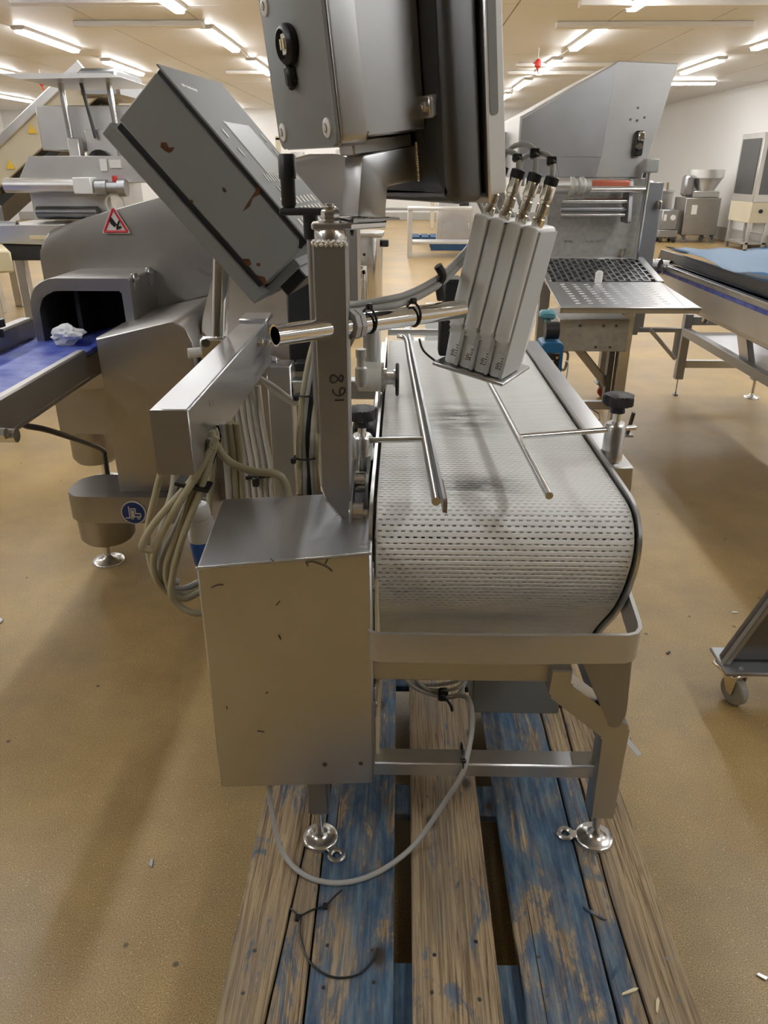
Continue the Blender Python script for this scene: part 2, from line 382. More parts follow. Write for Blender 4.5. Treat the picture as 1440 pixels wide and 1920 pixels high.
t = thing('ceiling_light', 'crosswise fluorescent ceiling light behind the top of the steel hopper', 'ceiling light', (6.7, 18.6, HC), 'fluorescent ceiling lights')
for nm, me in (('body', lb), ('diffuser', ld)):
    o = link(nm, me, t); o.location = (6.7, 18.6, HC); o.rotation_euler = (0, 0, math.pi / 2); o.scale = (1, .5, 1)
for (x, y, d) in ((2.1, 13.6, 'red pull switch on the ceiling above the steel hopper'), (-6.9, 16.2, 'red pull switch on the ceiling above the slicing machine'), (-6.1, 19.6, 'red pull switch on the ceiling by the top of the grey terminal')):
    t = thing('pull_switch', d, 'switch', (x, y, HC), 'red ceiling switches')
    B().cyl((x, y, HC), (x, y, HC - .16), .008, n=8).done('cord', 'white_box', t)
    B().lathe([(.02, 0), (.05, .03), (.045, .10), (.015, .13)], (x, y, HC - .28), n=10).box(x - .07, y - .02, HC - .22, x + .02, y + .02, HC - .19).cyl((x + .02, y, HC - .36), (x, y, HC - .28), .012, n=6).done('body', 'red', t)

# ------------------------------------------------------------------ pallet
pal = thing('wooden_pallet', 'weathered wooden pallet with worn blue paint under the conveyor', 'pallet', (.12, 1.44, 0))
y0, y1 = .845, 2.045
PAINT = iter([.28, .45, .80, .25, .82, .55, .15])
def board(poly, z0=.128, z1=.150, bev=.003):
    o = B().prism(poly, 'z', z0, z1, bev).done('board', 'pallet_wood', pal); o.color = (next(PAINT), 0, 0, 1); return o
board([(-.335, y0), (-.246, y0), (-.212, 1.33), (-.222, 1.6), (-.216, y1), (-.335, y1)])
board([(-.241, y0), (-.1735, y0), (-.1735, y1), (-.212, y1), (-.218, 1.6), (-.208, 1.33)], .1275, .1495)
board([(-.1685, y0 + .004), (-.003, y0 + .002), (-.006, y1), (-.170, y1)])
board([(.034, y0), (.204, y0), (.206, y1), (.036, y1)])
board([(.249, y0), (.417, y0), (.418, y1), (.248, y1)], .1275, .150)
board([(.4235, y0), (.476, y0), (.468, 1.15), (.486, y1), (.4235, y1)], .128, .1495)
board([(.4805, y0), (.577, y0 + .01), (.574, 1.3), (.566, y1), (.490, y1), (.472, 1.15)], .1275, .150)
for ya, yb in ((y0 + .005, y0 + .155), (1.385, 1.485), (y1 - .15, y1)):
    B().box(-.33, ya, .105, .572, yb, .1275, .002).done('cross_board', 'pallet_wood', pal)
    for xa, xb in ((-.33, -.19), (.05, .19), (.43, .572)):
        B().box(xa, ya, .025, xb, yb, .105, .003).done('block', 'pallet_wood', pal)
for xa, xb in ((-.33, -.19), (.05, .19), (.43, .572)):
    B().box(xa, y0, .001, xb, y1, .025, .002).done('bottom_board', 'pallet_wood', pal)
# nails
nb = B()
for x in (-.29, -.13, -.04, .07, .17, .29, .38, .45, .54):
    for y in (.93, 1.02, 1.43): x_, y_ = x + random.uniform(-.01, .01), y + random.uniform(-.02, .02); nb.cyl((x_, y_, .149), (x_, y_, .1504), .0042, n=10)
nb.done('nail_heads', 'steel_dark', pal, kind='stuff')
# wood splinters and a loose cable tie on the boards
for i, (x, y, a, l) in enumerate(((.437, .975, .9, .022), (.455, .935, .35, .020), (.425, 1.10, 2.5, .026), (.50, .91, 1.2, .016))):
    M = MX.Translation((x, y, .1505)) @ MX.Rotation(a, 4, 'Z')
    tag(B().prism([(-l, -.002), (l * .6, -.0032), (l, 0), (l * .5, .003), (-l * .8, .0018)], 'z', 0, .0035, 0, M).done('wood_splinter', 'cream_end' if i % 2 else 'pallet_wood'),
        ['short pale wood splinter beside the long gap of the right pallet boards', 'tiny splinter nearest the front end of the rightmost pallet board', 'long raised splinter at the knot left of the right foot', 'smallest wood chip in the crack of the right pallet board'][i], 'splinter', 'wood splinters on the pallet')
zt = .1535
zp = thing('cable_tie', 'loose black cut cable tie curled on the front left of the pallet', 'cable tie', (-.13, 1.0, .15))
B().tube([(-.228, 1.098, zt), (-.205, 1.075, zt + .002), (-.196, 1.03, zt), (-.172, .98, zt), (-.125, .950, zt), (-.075, .955, zt), (-.045, .985, zt), (-.036, 1.008, zt + .004)], .0021, 6).done('strap', 'black', zp)
B().tube([(-.207, 1.076, zt), (-.18, 1.094, zt), (-.15, 1.105, zt + .002), (-.134, 1.125, zt + .003), (-.118, 1.142, zt + .004)], .0021, 6).done('strap', 'black', zp)
B().box(-.213, 1.068, .151, -.202, 1.082, .158, .001).done('head', 'black', zp); B().box(-.157, 1.097, .151, -.146, 1.110, .158, .001).done('head', 'black', zp)
# ------------------------------------------------------------------ printing conveyor
cv = thing('belt_conveyor', 'stainless steel belt conveyor with white modular belt standing on the pallet', 'conveyor', (.14, 1.3, .15))
BX0, BX1 = -.046, .461
prof = [(2.95, .985), (2.5, .985), (2.0, .985), (1.6, .985), (1.45, .985), (1.39, .983), (1.352, .974), (1.325, .953), (1.313, .925), (1.313, .893), (1.321, .86), (1.343, .804), (1.386, .735), (1.44, .672), (1.49, .612), (1.53, .556), (1.57, .512), (1.63, .485)]
def dense(p, k=10):
    P = [V((a, b)) for a, b in p]; Q = []
    for i in range(len(P) - 1):
        a = P[max(i - 1, 0)]; b = P[i]; c = P[i + 1]; d = P[min(i + 2, len(P) - 1)]
        for q in range(k):
            t = q / k; Q.append(.5 * (2 * b + (c - a) * t + (2 * a - 5 * b + 4 * c - d) * t * t + (3 * b - a - 3 * c + d) * t ** 3))
    return Q + [P[-1]]
path = dense(prof)
# one belt row: two cross bars with staggered fingers between them
lk = B(); W = BX1 - BX0; pt = .0248
for ya, yb, zz in ((-pt / 2, -pt / 2 + .0094, 0), (0, .0094, 0)):
    lk.box(0, ya, -.010, W, yb, zz, .0015)
n = 33
for i in range(n):
    x = .004 + i * (W - .012) / (n - 1)
    lk.box(x, -pt / 2 + .0090, -.0095, x + .0076, .0004, -.0012)
    if i < n - 1:
        x += (W - .012) / (n - 1) / 2; lk.box(x, .0090, -.0095, x + .0076, pt / 2 + .0004, -.0012)
lk.box(0, -pt / 2, -.0095, .004, pt / 2, -.0008); lk.box(W - .004, -pt / 2, -.0095, W, pt / 2, -.0008)
lme = lk.mesh('belt_row'); lme.materials.append(MATS['belt_white'])
acc = 0; nxt = pt / 2; total = sum((path[i + 1] - path[i]).length for i in range(len(path) - 1))
for i in range(len(path) - 1):
    seg = (path[i + 1] - path[i]); L_ = seg.length
    while nxt <= acc + L_:
        p = path[i] + seg * ((nxt - acc) / L_); tdir = seg.normalized()      # (y, z)
        o = link('belt_row', lme, cv)
        # local +y runs against travel (towards the back), local +z outwards
        o.location = (BX0, p.x, p.y); o.rotation_euler = (math.atan2(-tdir.y, -tdir.x), 0, 0)
        nxt += pt
    acc += L_
# core under the belt
core = [(p.x + 0, p.y) for p in path]
def offset(pth, d):
    out = []
    for i, p in enumerate(pth):
        a = pth[max(i - 1, 0)]; b = pth[min(i + 1, len(pth) - 1)]; t_ = (b - a).normalized(); nrm = V((t_.y, -t_.x)) * -1
        out.append((p.x + nrm.x * d * -1, p.y + nrm.y * d * -1))
    return out
outer = offset(path, .011); inner = [offset(path, -.0112)[i] if (p.x > 1.40 or p.y < .86) else offset(path, -.030)[i] for i, p in enumerate(path)]
close = [(1.70, .54), (1.76, .76), (1.82, .82), (2.95, .82)]
B().prism(inner + close, 'x', BX0 + .004, BX1 - .004).done('slider_bed', 'white_plastic', cv)
spR = B().prism(outer + close, 'x', BX1 + .005, BX1 + .012, .002).done('side_plate', 'steel_v', cv)
spL = B().prism(outer + close, 'x', BX0 - .014, BX0 - .007, .002).done('side_plate', 'steel_v', cv)
# flat frame ledge on the right, behind the clamp, and the left side channel
B().prism(rp([(BX1 + .012, .988), (.534, .984, .004), (.534, .90), (.528, .90), (.528, .976), (BX1 + .012, .980)], 2), 'y', 1.70, 2.95).done('frame_ledge', 'steel_sheet', cv)
B().box(-.078, 1.66, .86, -.060, 2.95, .978, .003).done('frame_channel', 'steel', cv)
# end guard: U-shaped band in front of the belt nose
gb = B(); ga = [(-.066, 1.41), (-.066, 1.275), (-.064, 1.258), (-.055, 1.243), (-.038, 1.237), (.20, 1.234), (.452, 1.237), (.470, 1.243), (.481, 1.258), (.484, 1.275), (.484, 1.41)]
zz = [.79, .770, .768, .766, .7655, .767, .770, .771, .773, .776, .81]; zl = [.70, .698, .698, .697, .697, .698, .702, .703, .704, .706, .74]
vs = []
for i, (x, y) in enumerate(ga):
    a = V(ga[max(i - 1, 0)]); b = V(ga[min(i + 1, len(ga) - 1)]); t_ = (b - a).normalized(); nn = V((t_.y, -t_.x))
    for d, z in ((0, zl[i]), (0, zz[i] - .004), (.002, zz[i]), (-.006, zz[i]), (-.006, zl[i])): vs.append((x + nn.x * d, y + nn.y * d, z))
m_ = len(ga); fs = [(i * 5 + k, (i + 1) * 5 + k, (i + 1) * 5 + (k + 1) % 5, i * 5 + (k + 1) % 5) for i in range(m_ - 1) for k in range(5)] + [(0, 1, 2, 3, 4), tuple(range(m_ * 5 - 1, m_ * 5 - 6, -1))]
gb._add([V(v) for v in vs], fs); gb.done('end_guard', 'guard_steel', cv)
B().prism(rp([(.36, .71), (.476, .71), (.482, .56, .01), (.476, .515, .02), (.452, .515, .02), (.435, .555, .01)], 3), 'y', 1.262, 1.30, .004).done('guard_bracket', 'steel_dull', cv)
# support frame
B().box(-.10, 1.30, .604, .335, 1.35, .654, .004).done('crossbar', 'steel_v', cv)
B().box(-.165, 1.30, .335, .455, 1.352, .373, .004).done('crossbar', 'steel_sheet', cv)
lg = rp([(.318, .655), (.362, .655), (.362, .618, .004), (.5, .507, .006), (.5, .238), (.445, .238), (.445, .478, .004), (.318, .588, .006)], 3)
B().prism(lg, 'y', 1.275, 1.33, .004).done('leg', 'steel', cv)
B().prism(lg, 'y', 1.88, 1.935, .004).done('leg', 'steel', cv)
B().box(-.205, 1.275, .235, -.157, 1.33, .65, .004).done('leg', 'steel_dull', cv)
B().box(-.205, 1.88, .235, -.157, 1.935, .82, .004).done('leg', 'steel_dull', cv)
B().box(.468, 1.33, .42, .50, 1.90, .47, .004).done('side_rail', 'steel', cv)
B().box(-.20, 1.33, .42, -.157, 1.90, .47, .004).done('side_rail', 'steel', cv)
B().box(-.16, 1.885, .604, .335, 1.93, .654, .004).done('crossbar', 'steel', cv)
foot(cv, -.18, 1.285, .15, .24, .043, math.radians(-50)); foot(cv, .470, 1.30, .15, .24, .045, math.radians(172))
foot(cv, -.18, 1.905, .15, .24); foot(cv, .470, 1.905, .15, .24)
ub = B().box(.185, 1.50, .352, .404, 1.72, .465, .005).done('under_box', 'paint_grey', cv, 'dark grey box under the belt')
B().box(.406, 1.52, .356, .420, 1.72, .46, .003).done('cover', 'black_soft', ub)
# control cabinet on the left
pb = [(-.393, 1.250, .340), (-.0505, 1.250, .360), (-.0505, 1.545, .380), (-.40, 1.55, .36), (-.390, 1.252, .901), (-.0525, 1.252, .938), (-.054, 1.545, .940), (-.405, 1.55, .915)]
cb = B().quad8(pb, .004).done('control_box', 'steel_box', cv, 'plain folded stainless control box with welded top edge')
wd = B()
for i in range(95):
    t_ = i / 94; wd.lathe([(.0026, -.0022), (.0034, 0), (.0026, .0022)], (-.388 + t_ * .334, 1.2515, .8995 + t_ * .0370), (1, 0, .1), 6)
wd.done('weld_bead', 'steel_bright', cb, kind='stuff')
for p in ((-.158, 1.2495, .414), (-.079, 1.2495, .419)): B().lathe([(.005, 0), (.005, .001), (.002, .0016)], p, (0, -1, 0), 12).done('rivet', 'steel_dark', cb)
# scratches on the cabinet
sx_ = B()
for pts in ([(-.245, .925), (-.238, .917)], [(-.175, .915), (-.165, .918), (-.14, .908), (-.128, .897)], [(-.178, .918), (-.174, .908)], [(-.135, .924), (-.141, .913)], [(-.24, .82), (-.232, .83)], [(-.24, .75), (-.236, .74)], [(-.365, .858), (-.352, .864), (-.34, .865)], [(-.36, .57), (-.36, .562)], [(-.275, .605), (-.27, .608)], [(-.30, .505), (-.285, .502)]):
    sx_.tube([(x, 1.2497, z) for x, z in pts], .0009, 5, 3)
sx_.done('scratches', 'marker', cb, kind='stuff')
# square post with the handwritten number
po = B().prism([(-.161, 1.478), (-.161, 1.005), (-.152, .975), (-.100, .905), (-.099, 1.478)], 'y', 1.41, 1.475, .003).done('post', 'steel_dull', cv, 'square steel post with handwritten 168')
def stroke(pts, r=.0017): return [(x, 1.4096, z) for x, z in pts]
mk = B()
mk.tube(stroke([(-.128, 1.189), (-.115, 1.1895), (-.110, 1.190)]), .0017, 6)
mk.tube(stroke([(-.131, 1.211), (-.130, 1.204), (-.122, 1.1985), (-.114, 1.200), (-.108, 1.206), (-.108, 1.2125), (-.114, 1.214), (-.118, 1.208), (-.117, 1.201)]), .0017, 6)
mk.tube(stroke([(-.110, 1.235), (-.114, 1.226), (-.122, 1.234), (-.129, 1.239), (-.135, 1.235), (-.135, 1.226), (-.128, 1.224), (-.121, 1.230), (-.115, 1.239), (-.110, 1.235)]), .0017, 6)
mk.done('handwritten_number', 'marker', po)
B().lathe([(.030, 0), (.030, .022), (.028, .025)], (-.13, 1.442, 1.476), n=24).done('post_cap', 'steel_bright', cv)
wb_ = B()
for i in range(26):
    t_ = i / 25; wb_.lathe([(.003, -.003), (.0048, 0), (.003, .003)], (-.160 + t_ * .06, 1.4105, 1.478 + .003 * math.sin(i * 1.7)), (1, .2, 0), 6)
for i in range(16): wb_.lathe([(.002, -.002), (.003, 0), (.002, .002)], (-.152 + i / 15 * .052, 1.410, .975 - i / 15 * .07), (1, 0, -1), 6)
wb_.done('weld_bead', 'steel_bright', po, kind='stuff')
B().prism(rp([(-.163, 1.412, .012), (-.09, 1.412), (-.03, 1.47), (-.03, 1.56, .02), (-.10, 1.56), (-.163, 1.475, .02)], 3), 'z', 1.500, 1.511, .002).done('swivel_plate', 'steel_bright', cv)
B().lathe([(.021, 0), (.021, .003)], (-.13, 1.442, 1.511), n=20).lathe([(.0155, .003), (.0165, .007), (.0165, .017), (.0145, .021)], (-.13, 1.442, 1.511), n=6).lathe([(.012, .02), (.0125, .026), (.009, .027), (.009, .031)], (-.13, 1.442, 1.511), n=14).done('pivot_nut', 'steel_bright', cv)
B().ring((-.092, 1.455, 1.502), (1, .2, 0), .0135, .0022, 18, 6).tube([(-.09, 1.44, 1.512), (-.115, 1.46, 1.516), (-.14, 1.50, 1.517)], .002, 6).done('cable_tie', 'black', cv)
# crank with black handle behind the post
cr = B().box(-.262, 1.70, 1.508, -.135, 1.735, 1.523, .006, None, 2).done('crank_arm', 'black_soft', cv)
B().lathe([(.012, 0), (.0155, .006), (.0155, .055), (.0185, .058), (.0185, .10), (.016, .104)], (-.242, 1.717, 1.523), n=18).done('handle', 'black', cr)
B().cyl((-.197, 1.717, 1.46), (-.197, 1.717, 1.51), .016).done('hub', 'black', cr)
B().cyl((-.197, 1.717, 1.02), (-.197, 1.717, 1.47), .010, n=12).done('spindle', 'steel', cr)
# guide rails
gl = B().tube([(-.01, 2.72, 1.047), (.018, 2.66, 1.047), (.030, 2.3, 1.046), (.067, 1.252, 1.045)], .0085, 14, 4).done('guide_rail', 'steel_bright', cv)
B().prism(rp([(1.232, 1.030, .006), (1.232, 1.058, .006), (2.70, 1.060), (2.70, 1.032)], 3), 'x', 0, .006, 0, frame(V((.094, 0, 0)), V((1, 0, 0)), V((-.036, 1, 0)), ZZ) @ MX.Translation((.029, 0, 0))).done('wear_strip', 'steel_dull', gl)
B().prism(rp([(1.230, 1.029, .008), (1.230, 1.0585, .008), (1.33, 1.0585), (1.33, 1.029)], 3), 'x', .0055, .0075, 0, frame(V((.094, 0, 0)), V((1, 0, 0)), V((-.036, 1, 0)), ZZ) @ MX.Translation((.029, 0, 0))).done('strip_end', 'wood_end', gl)
for y in (1.5, 1.85, 2.15): B().cyl((.066 - .036 * (y - 1.25), y, 1.047), (.085 - .036 * (y - 1.25), y, 1.047), .004, n=8).done('pin', 'steel_bright', gl)
B().tube([(.279, 1.283, 1.045), (.2475, 2.235, 1.045), (.235, 2.6, 1.045)], .0075, 14, 2).done('guide_rail', 'steel_bright', cv)
B().cyl((-.068, 1.585, 1.046), (.056, 1.594, 1.046), .0062, n=12).done('rail_arm', 'steel_bright', cv)
B().cyl((.266, 1.616, 1.046), (.552, 1.690, 1.046), .0066, n=12).done('rail_arm', 'steel_bright', cv)
def star(parent, x, y, z, r=.033, h=.024):
    pts = []
    for i in range(60):
        a = 2 * math.pi * i / 60; q = r * (1 + .13 * math.cos(5 * a)); pts.append((x + q * math.cos(a + .4), y + q * math.sin(a + .4)))
    b = B().prism(pts, 'z', z, z + h, .006, None, 2); b.lathe([(.017, 0), (.015, .02)], (x, y, z - .018), n=18); return b.done('star_knob', 'black_soft', parent)
def clamp(x, y, zb, zc, zk, dx=.04):
    c = B().box(x - .032, y - .045, zb - .07, x + dx, y + .05, zb, .003).done('clamp_block', 'steel', cv)
    B().lathe([(.0255, 0), (.0245, .004), (.0245, zc - zb - .006), (.020, zc - zb), (.008, zc - zb)], (x, y, zb), n=28).done('clamp_body', 'steel_bright', c)
    k = B().cyl((x, y, zc), (x, y, zk - .015), .0095, n=14).done('threaded_stem', 'steel_bright', c)
    star(c, x, y, zk)
clamp(.502, 1.677, .968, 1.062, 1.105, .043); clamp(-.086, 1.60, .972, 1.055, 1.092, .02)
# left side: tension rollers, bolts, link plate
B().prism(rp([(1.44, .885, .02), (1.44, 1.0, .01), (1.60, 1.01), (1.62, .90), (1.55, .86)], 3), 'x', -.072, -.066).done('link_plate', 'steel_dull', cv)
for (y, z, r) in ((1.52, .975, .020), (1.43, .935, .026)):
    B().lathe([(r * .5, 0), (r * .5, .01), (r, .010), (r, .034), (r * .6, .036), (r * .6, .044)], (-.066, y, z), (-1, 0, 0), 24).done('tension_roller', 'steel_bright', cv)
B().prism(rp([(1.40, .895, .015), (1.385, .955, .015), (1.40, .97, .01), (1.55, 1.02, .012), (1.57, .98, .012), (1.46, .92)], 4), 'x', -.104, -.098, .001).done('roller_strap', 'steel', cv)
for p, a, r in (((-.104, 1.42, .927), (-1, 0, 0), .010), ((-.061, 1.372, .92), (-1, 0, 0), .009), ((-.05, 1.30, .835), (-1, -.3, 0), .008), ((-.046, 1.268, .57), (-1, -.4, 0), .008)):
    B().bolt(p, a, r, .012).done('bolt', 'steel_bright', cv)
B().box(-.056, 1.28, .52, -.046, 1.32, .60, .002).box(-.06, 1.31, .78, -.05, 1.345, .87, .002).done('hinge_plate', 'steel_dull', cv)
B().box(-.050, 1.33, .36, -.042, 1.56, .93, .001).done('back_panel', 'cream_end', cv)
# encoder: white motor with black-rimmed wheel on the belt
en = B().lathe([(.040, 0), (.043, .004), (.043, .062), (.045, .064), (.045, .07)], (-.125, 2.15, 1.045), (1, 0, 0), 28).done('encoder', 'motor_white', cv)
B().lathe([(.047, 0), (.047, .006)], (-.055, 2.15, 1.045), (1, 0, 0), 28).lathe([(.030, 0), (.030, .008), (.018, .009), (.018, .028), (.026, .029), (.026, .034)], (-.049, 2.15, 1.04), (1, 0, 0), 20).done('flange', 'steel_bright', en)
B().ring((-.010, 2.15, 1.037), (1, 0, 0), .043, .0055, 30, 8).lathe([(.041, -.002), (.041, .002)], (-.010, 2.15, 1.037), (1, 0, 0), 24).done('measuring_wheel', 'black', en)
B().box(-.066, 2.12, .95, -.059, 2.20, 1.20, .002).done('encoder_bracket', 'white_plastic', cv)
B().cyl((-.09, 2.22, 1.05), (-.09, 2.22, 1.22), .022, n=18).done('cylinder', 'steel', cv)
B().lathe([(.010, 0), (.016, .01), (.016, .05), (.011, .055), (.011, .075), (.014, .08), (.014, .10)], (-.105, 1.95, 1.07), (0, 0, 1), 12).done('air_fitting', 'zinc_plate', cv)
B().box(-.12, 1.78, .96, -.062, 1.95, 1.015, .006).done('bracket', 'black_soft', cv)
B().cyl((-.05, 2.88, 1.03), (.2, 2.88, 1.03), .012, n=12).done('end_bar', 'steel', cv)
# horizontal cantilever arm at left with end cap, and its column
ar = B().box(-.510, 1.448, 1.013, -.430, 2.46, 1.156, .004).done('arm', 'steel_sheet', cv, 'rectangular stainless arm with square closed end')
B().box(-.5085, 1.4465, 1.0145, -.4315, 1.4485, 1.1545).done('end_cap', 'steel_dull', ar)
B().box(-.514, 2.38, 1.150, -.424, 2.50, 1.168, .004).done('end_sleeve', 'steel', ar)
for p in ((-.43, 2.24, 1.125), (-.43, 2.42, 1.135), (-.43, 2.36, 1.10), (-.43, 2.46, 1.02)): B().bolt(p, (1, 0, 0), .011, .016).done('bolt', 'steel_bright', ar)
for p in ((-.4298, 1.63, 1.117), (-.4298, 1.66, 1.055)): B().lathe([(.006, 0), (.006, .001)], p, (1, 0, 0), 12).done('hole', 'steel_bright', ar)
B().box(-.44, 2.40, .06, -.36, 2.50, 1.012, .004).done('column', 'steel', cv)
B().box(-.36, 2.41, .90, -.08, 2.47, .962, .004).done('column_bar', 'steel_sheet', cv)
B().box(-.50, 2.34, 0.04, -.24, 2.56, .062, .003).done('column_base', 'steel', cv)
B().box(-.385, 2.56, .97, -.285, 2.66, 1.27, .006).box(-.36, 2.50, .97, -.31, 2.56, 1.0, .003).done('black_box', 'black_soft', cv)  # plain black box with a short bracket behind the column
foot(cv, -.46, 2.45, 0, .05, .03); foot(cv, -.28, 2.45, 0, .05, .03)
# ------------------------------------------------------------------ touch panel head on its tube
hd = thing('touch_panel', 'stainless touch panel head seen from behind with grey cover and black socket', 'control panel', (-.062, 1.52, 1.50))
psi, lean = math.radians(30), math.radians(6.5)
a_ = V((math.cos(psi), math.sin(psi), 0)); s_ = V((-math.sin(psi), math.cos(psi), 0))
up_ = ZZ * math.cos(lean) - a_ * math.sin(lean); aa_ = a_ * math.cos(lean) + ZZ * math.sin(lean)
HM = frame(V((-.061, 1.45, 1.640)), aa_, s_, up_)      # local x along the stack, y to the far left, z up
hh = .36
bx = B().box(.0, .012, .008, .128, .245, hh - .008, .004, HM).done('steel_housing', 'steel_v', hd)
B().prism(rp([(-.004, -.002, .02), (.262, -.002, .02), (.262, hh, .02), (-.004, hh, .02)], 4), 'x', -.052, .002, .006, HM, 2).done('rear_box', 'steel_v', hd)
cov = B().prism(rp([(-.002, 0, .018), (.260, 0, .018), (.260, hh - .002, .018), (-.002, hh - .002, .018)], 4), 'x', -.060, -.050, .004, HM, 2).done('rear_cover', 'paint_grey', hd)
for (j, h) in ((.028, .03), (.232, .03), (.028, hh - .03), (.232, hh - .03), (.232, .235), (.028, .235)):
    if h == .235: pass
    q = HM @ V((-.060, j, h)); ax = -aa_
    B().lathe([(.016, 0), (.0155, .003), (.010, .005)], q, ax, 20).done('screw_bush', 'key_white', cov)
    B().lathe([(.008, .004), (.007, .007), (.003, .0075)], q, ax, 14).done('screw', 'steel_bright', cov)
q = HM @ V((-.060, .135, .165))
so = B().lathe([(.030, 0), (.032, .004), (.032, .014), (.027, .020), (.024, .021), (.021, .012)], q, -aa_, 26).box(-.078, .13, .10, -.060, .15, .135, .005, HM).cyl(HM @ V((-.066, .13, .112)), HM @ V((-.066, .15, .100)), .006, n=8).done('socket', 'black', cov)
B().prism(rp([(.123, .150), (.147, .150), (.147, .182), (.123, .182)]), 'x', -.075, -.070, .001, HM).done('contact', 'sign_white', so)
B().box(-.079, .127, .158, -.074, .133, .174, 0, HM).box(-.079, .139, .158, -.074, .145, .174, 0, HM).done('pin', 'cream_end', so)
sh = B().prism(rp([(-.060, -.118, .012), (.32, -.118, .012), (.32, .46, .012), (-.060, .46, .012)], 3), 'x', .128, .205, .022, HM, 4).done('shell', 'steel_dark', hd)
for h in (.045, .285):
    tb = B().box(.112, -.030, h - .018, .132, .012, h + .018, .004, HM).done('mount_tab', 'steel', hd)
    B().bolt(HM @ V((.113, -.013, h)), -aa_, .009, .006).done('bolt', 'steel_bright', tb)
B().prism(rp([(-.066, -.124, .004), (.326, -.124, .004), (.326, .466, .004), (-.066, .466, .004)], 2), 'x', .205, .211, .001, HM).done('sheet_edge', 'steel_bright', hd)
bz = B().prism(rp([(-.062, -.112, .012), (.322, -.112, .012), (.322, .46, .012), (-.062, .46, .012)], 3), 'x', .211, .250, .003, HM).done('bezel', 'alu_white', hd)
B().prism(rp([(.216, .02, .012), (.234, .02, .012), (.234, .36, .012), (.216, .36, .012)], 4), 'y', -.0635, -.060, 0, HM).done('edge_inset', 'paint_grey', bz)
B().box(.249, -.03, -.06, .252, .29, .40, .002, HM).done('screen', 'lcd', bz)
# mitred square tube carrying the head
def sqtube(b, pts, w, h, side):
    P = [V(p) for p in pts]; S = V(side).normalized(); rings = []
    for i, p in enumerate(P):
        d1 = (P[i] - P[i - 1]).normalized() if i else (P[1] - P[0]).normalized(); d2 = (P[i + 1] - P[i]).normalized() if i < len(P) - 1 else d1
        t_ = (d1 + d2).normalized(); n_ = t_.cross(S).normalized(); k = 1 / max(.5, t_.dot(d1))
        rings.append([p + S * w / 2 * x + n_ * h / 2 * k * y for x, y in ((-1, -1), (1, -1), (1, 1), (-1, 1))])
    vs = [v for r in rings for v in r]; m = len(P)
    fs = [(k * 4 + i, k * 4 + (i + 1) % 4, (k + 1) * 4 + (i + 1) % 4, (k + 1) * 4 + i) for k in range(m - 1) for i in range(4)] + [(3, 2, 1, 0), tuple(range(m * 4 - 4, m * 4))]
    vv, ff = b._add(vs, fs)
    bmesh.ops.bevel(b.bm, geom=list({e for f in ff for e in f.edges}), offset=.004, segments=2, affect='EDGES', profile=.5); return b
A0 = HM @ V((.13, .085, -.045)); A1 = HM @ V((.035, .085, -.050)); A2 = V((-.075, 1.535, 1.514))
sqtube(B(), [A0, A1, A2], .072, .060, s_).done('support_tube', 'steel_v', hd)
wb_ = B()
for i in range(20):
    wb_.lathe([(.002, -.003), (.0035, 0), (.002, .003)], HM @ V((.127, .049, -.075 + i / 19 * .062)), up_, 6)
    wb_.lathe([(.002, -.003), (.0035, 0), (.002, .003)], A2 + a_ * (-.034 + i / 19 * .068) - s_ * .036 + ZZ * -.001, a_, 6)
wb_.done('weld_bead', 'steel_bright', hd, kind='stuff')
B().box(.0, .06, -.020, .125, .12, .006, .003, HM).done('saddle_plate', 'steel', hd)
B().prism(rp([(-.045, -.045), (.055, -.045), (.055, .05), (-.045, .05)]), 'z', 0, .003, 0, frame(V((-.075, 1.535, 1.511)), a_, s_, ZZ)).done('base_plate', 'steel', hd)

# ------------------------------------------------------------------ grey operator terminal
te = thing('operator_terminal', 'tilted grey painted operator terminal with chipped rusty housing on a pole', 'control panel', (-.50, 2.2, 1.16))
yw = math.radians(-7); Rz = MX.Rotation(yw, 3, 'Z')
e1 = Rz @ V((.6665, 0, -.7455)); e3 = Rz @ V((0, 1, 0)); e2 = Rz @ V((.7455, 0, .6665))
TM = frame(V((-.613, 2.15, 1.834)), e1, e3, e2)       # x down the panel, y to the back, z out of the keypad
LW, DW = .556, .46
hs = B().box(.004, .004, -.176, LW - .004, DW - .004, -.017, .004, TM).done('housing', 'paint_grey', te)
B().box(.012, .010, -.192, LW - .012, DW - .01, -.176, 0, TM).done('gasket', 'black', te)
B().box(-.004, -.004, -.232, LW + .012, DW + .004, -.192, .003, TM).done('back_lid', 'paint_grey', te)
B().box(.006, .006, -.017, LW - .006, DW - .006, -.004, 0, TM).done('seal', 'black', te)
kp = B().box(-.003, -.004, -.004, LW + .004, DW + .004, .001, .001, TM).done('keypad_panel', 'paint_grey', te)
B().box(.165, .14, .001, .335, .36, .0025, .001, TM).done('display', 'lcd', kp)
B().box(.16, .135, .001, .34, .365, .0018, .001, TM).done('display_frame', 'paint_light', kp)
def keys(x0, y0, nx, ny, dx, dy, w, h):
    for i in range(nx):
        for j in range(ny):
            B().box(x0 + i * dx, y0 + j * dy, .001, x0 + i * dx + w, y0 + j * dy + h, .003, .0008, TM).done('key', 'key_white', kp)
keys(.19, .06, 1, 1, 1, 1, .028, .010); keys(.25, .06, 1, 1, 1, 1, .028, .010)
keys(.19, .41, 1, 1, 1, 1, .028, .010); keys(.245, .41, 1, 1, 1, 1, .032, .010); keys(.30, .41, 1, 1, 1, 1, .03, .010)
keys(.335, .09, 1, 6, 1, .024, .026, .010); keys(.335, .34, 1, 4, 1, .024, .026, .010); keys(.375, .12, 1, 5, 1, .03, .028, .010)
for r_ in range(3): keys(.415 + r_ * .034, .05, 1, 9, 1, .043, .024, .022)
keys(.525, .05, 1, 9, 1, .043, .018, .022)
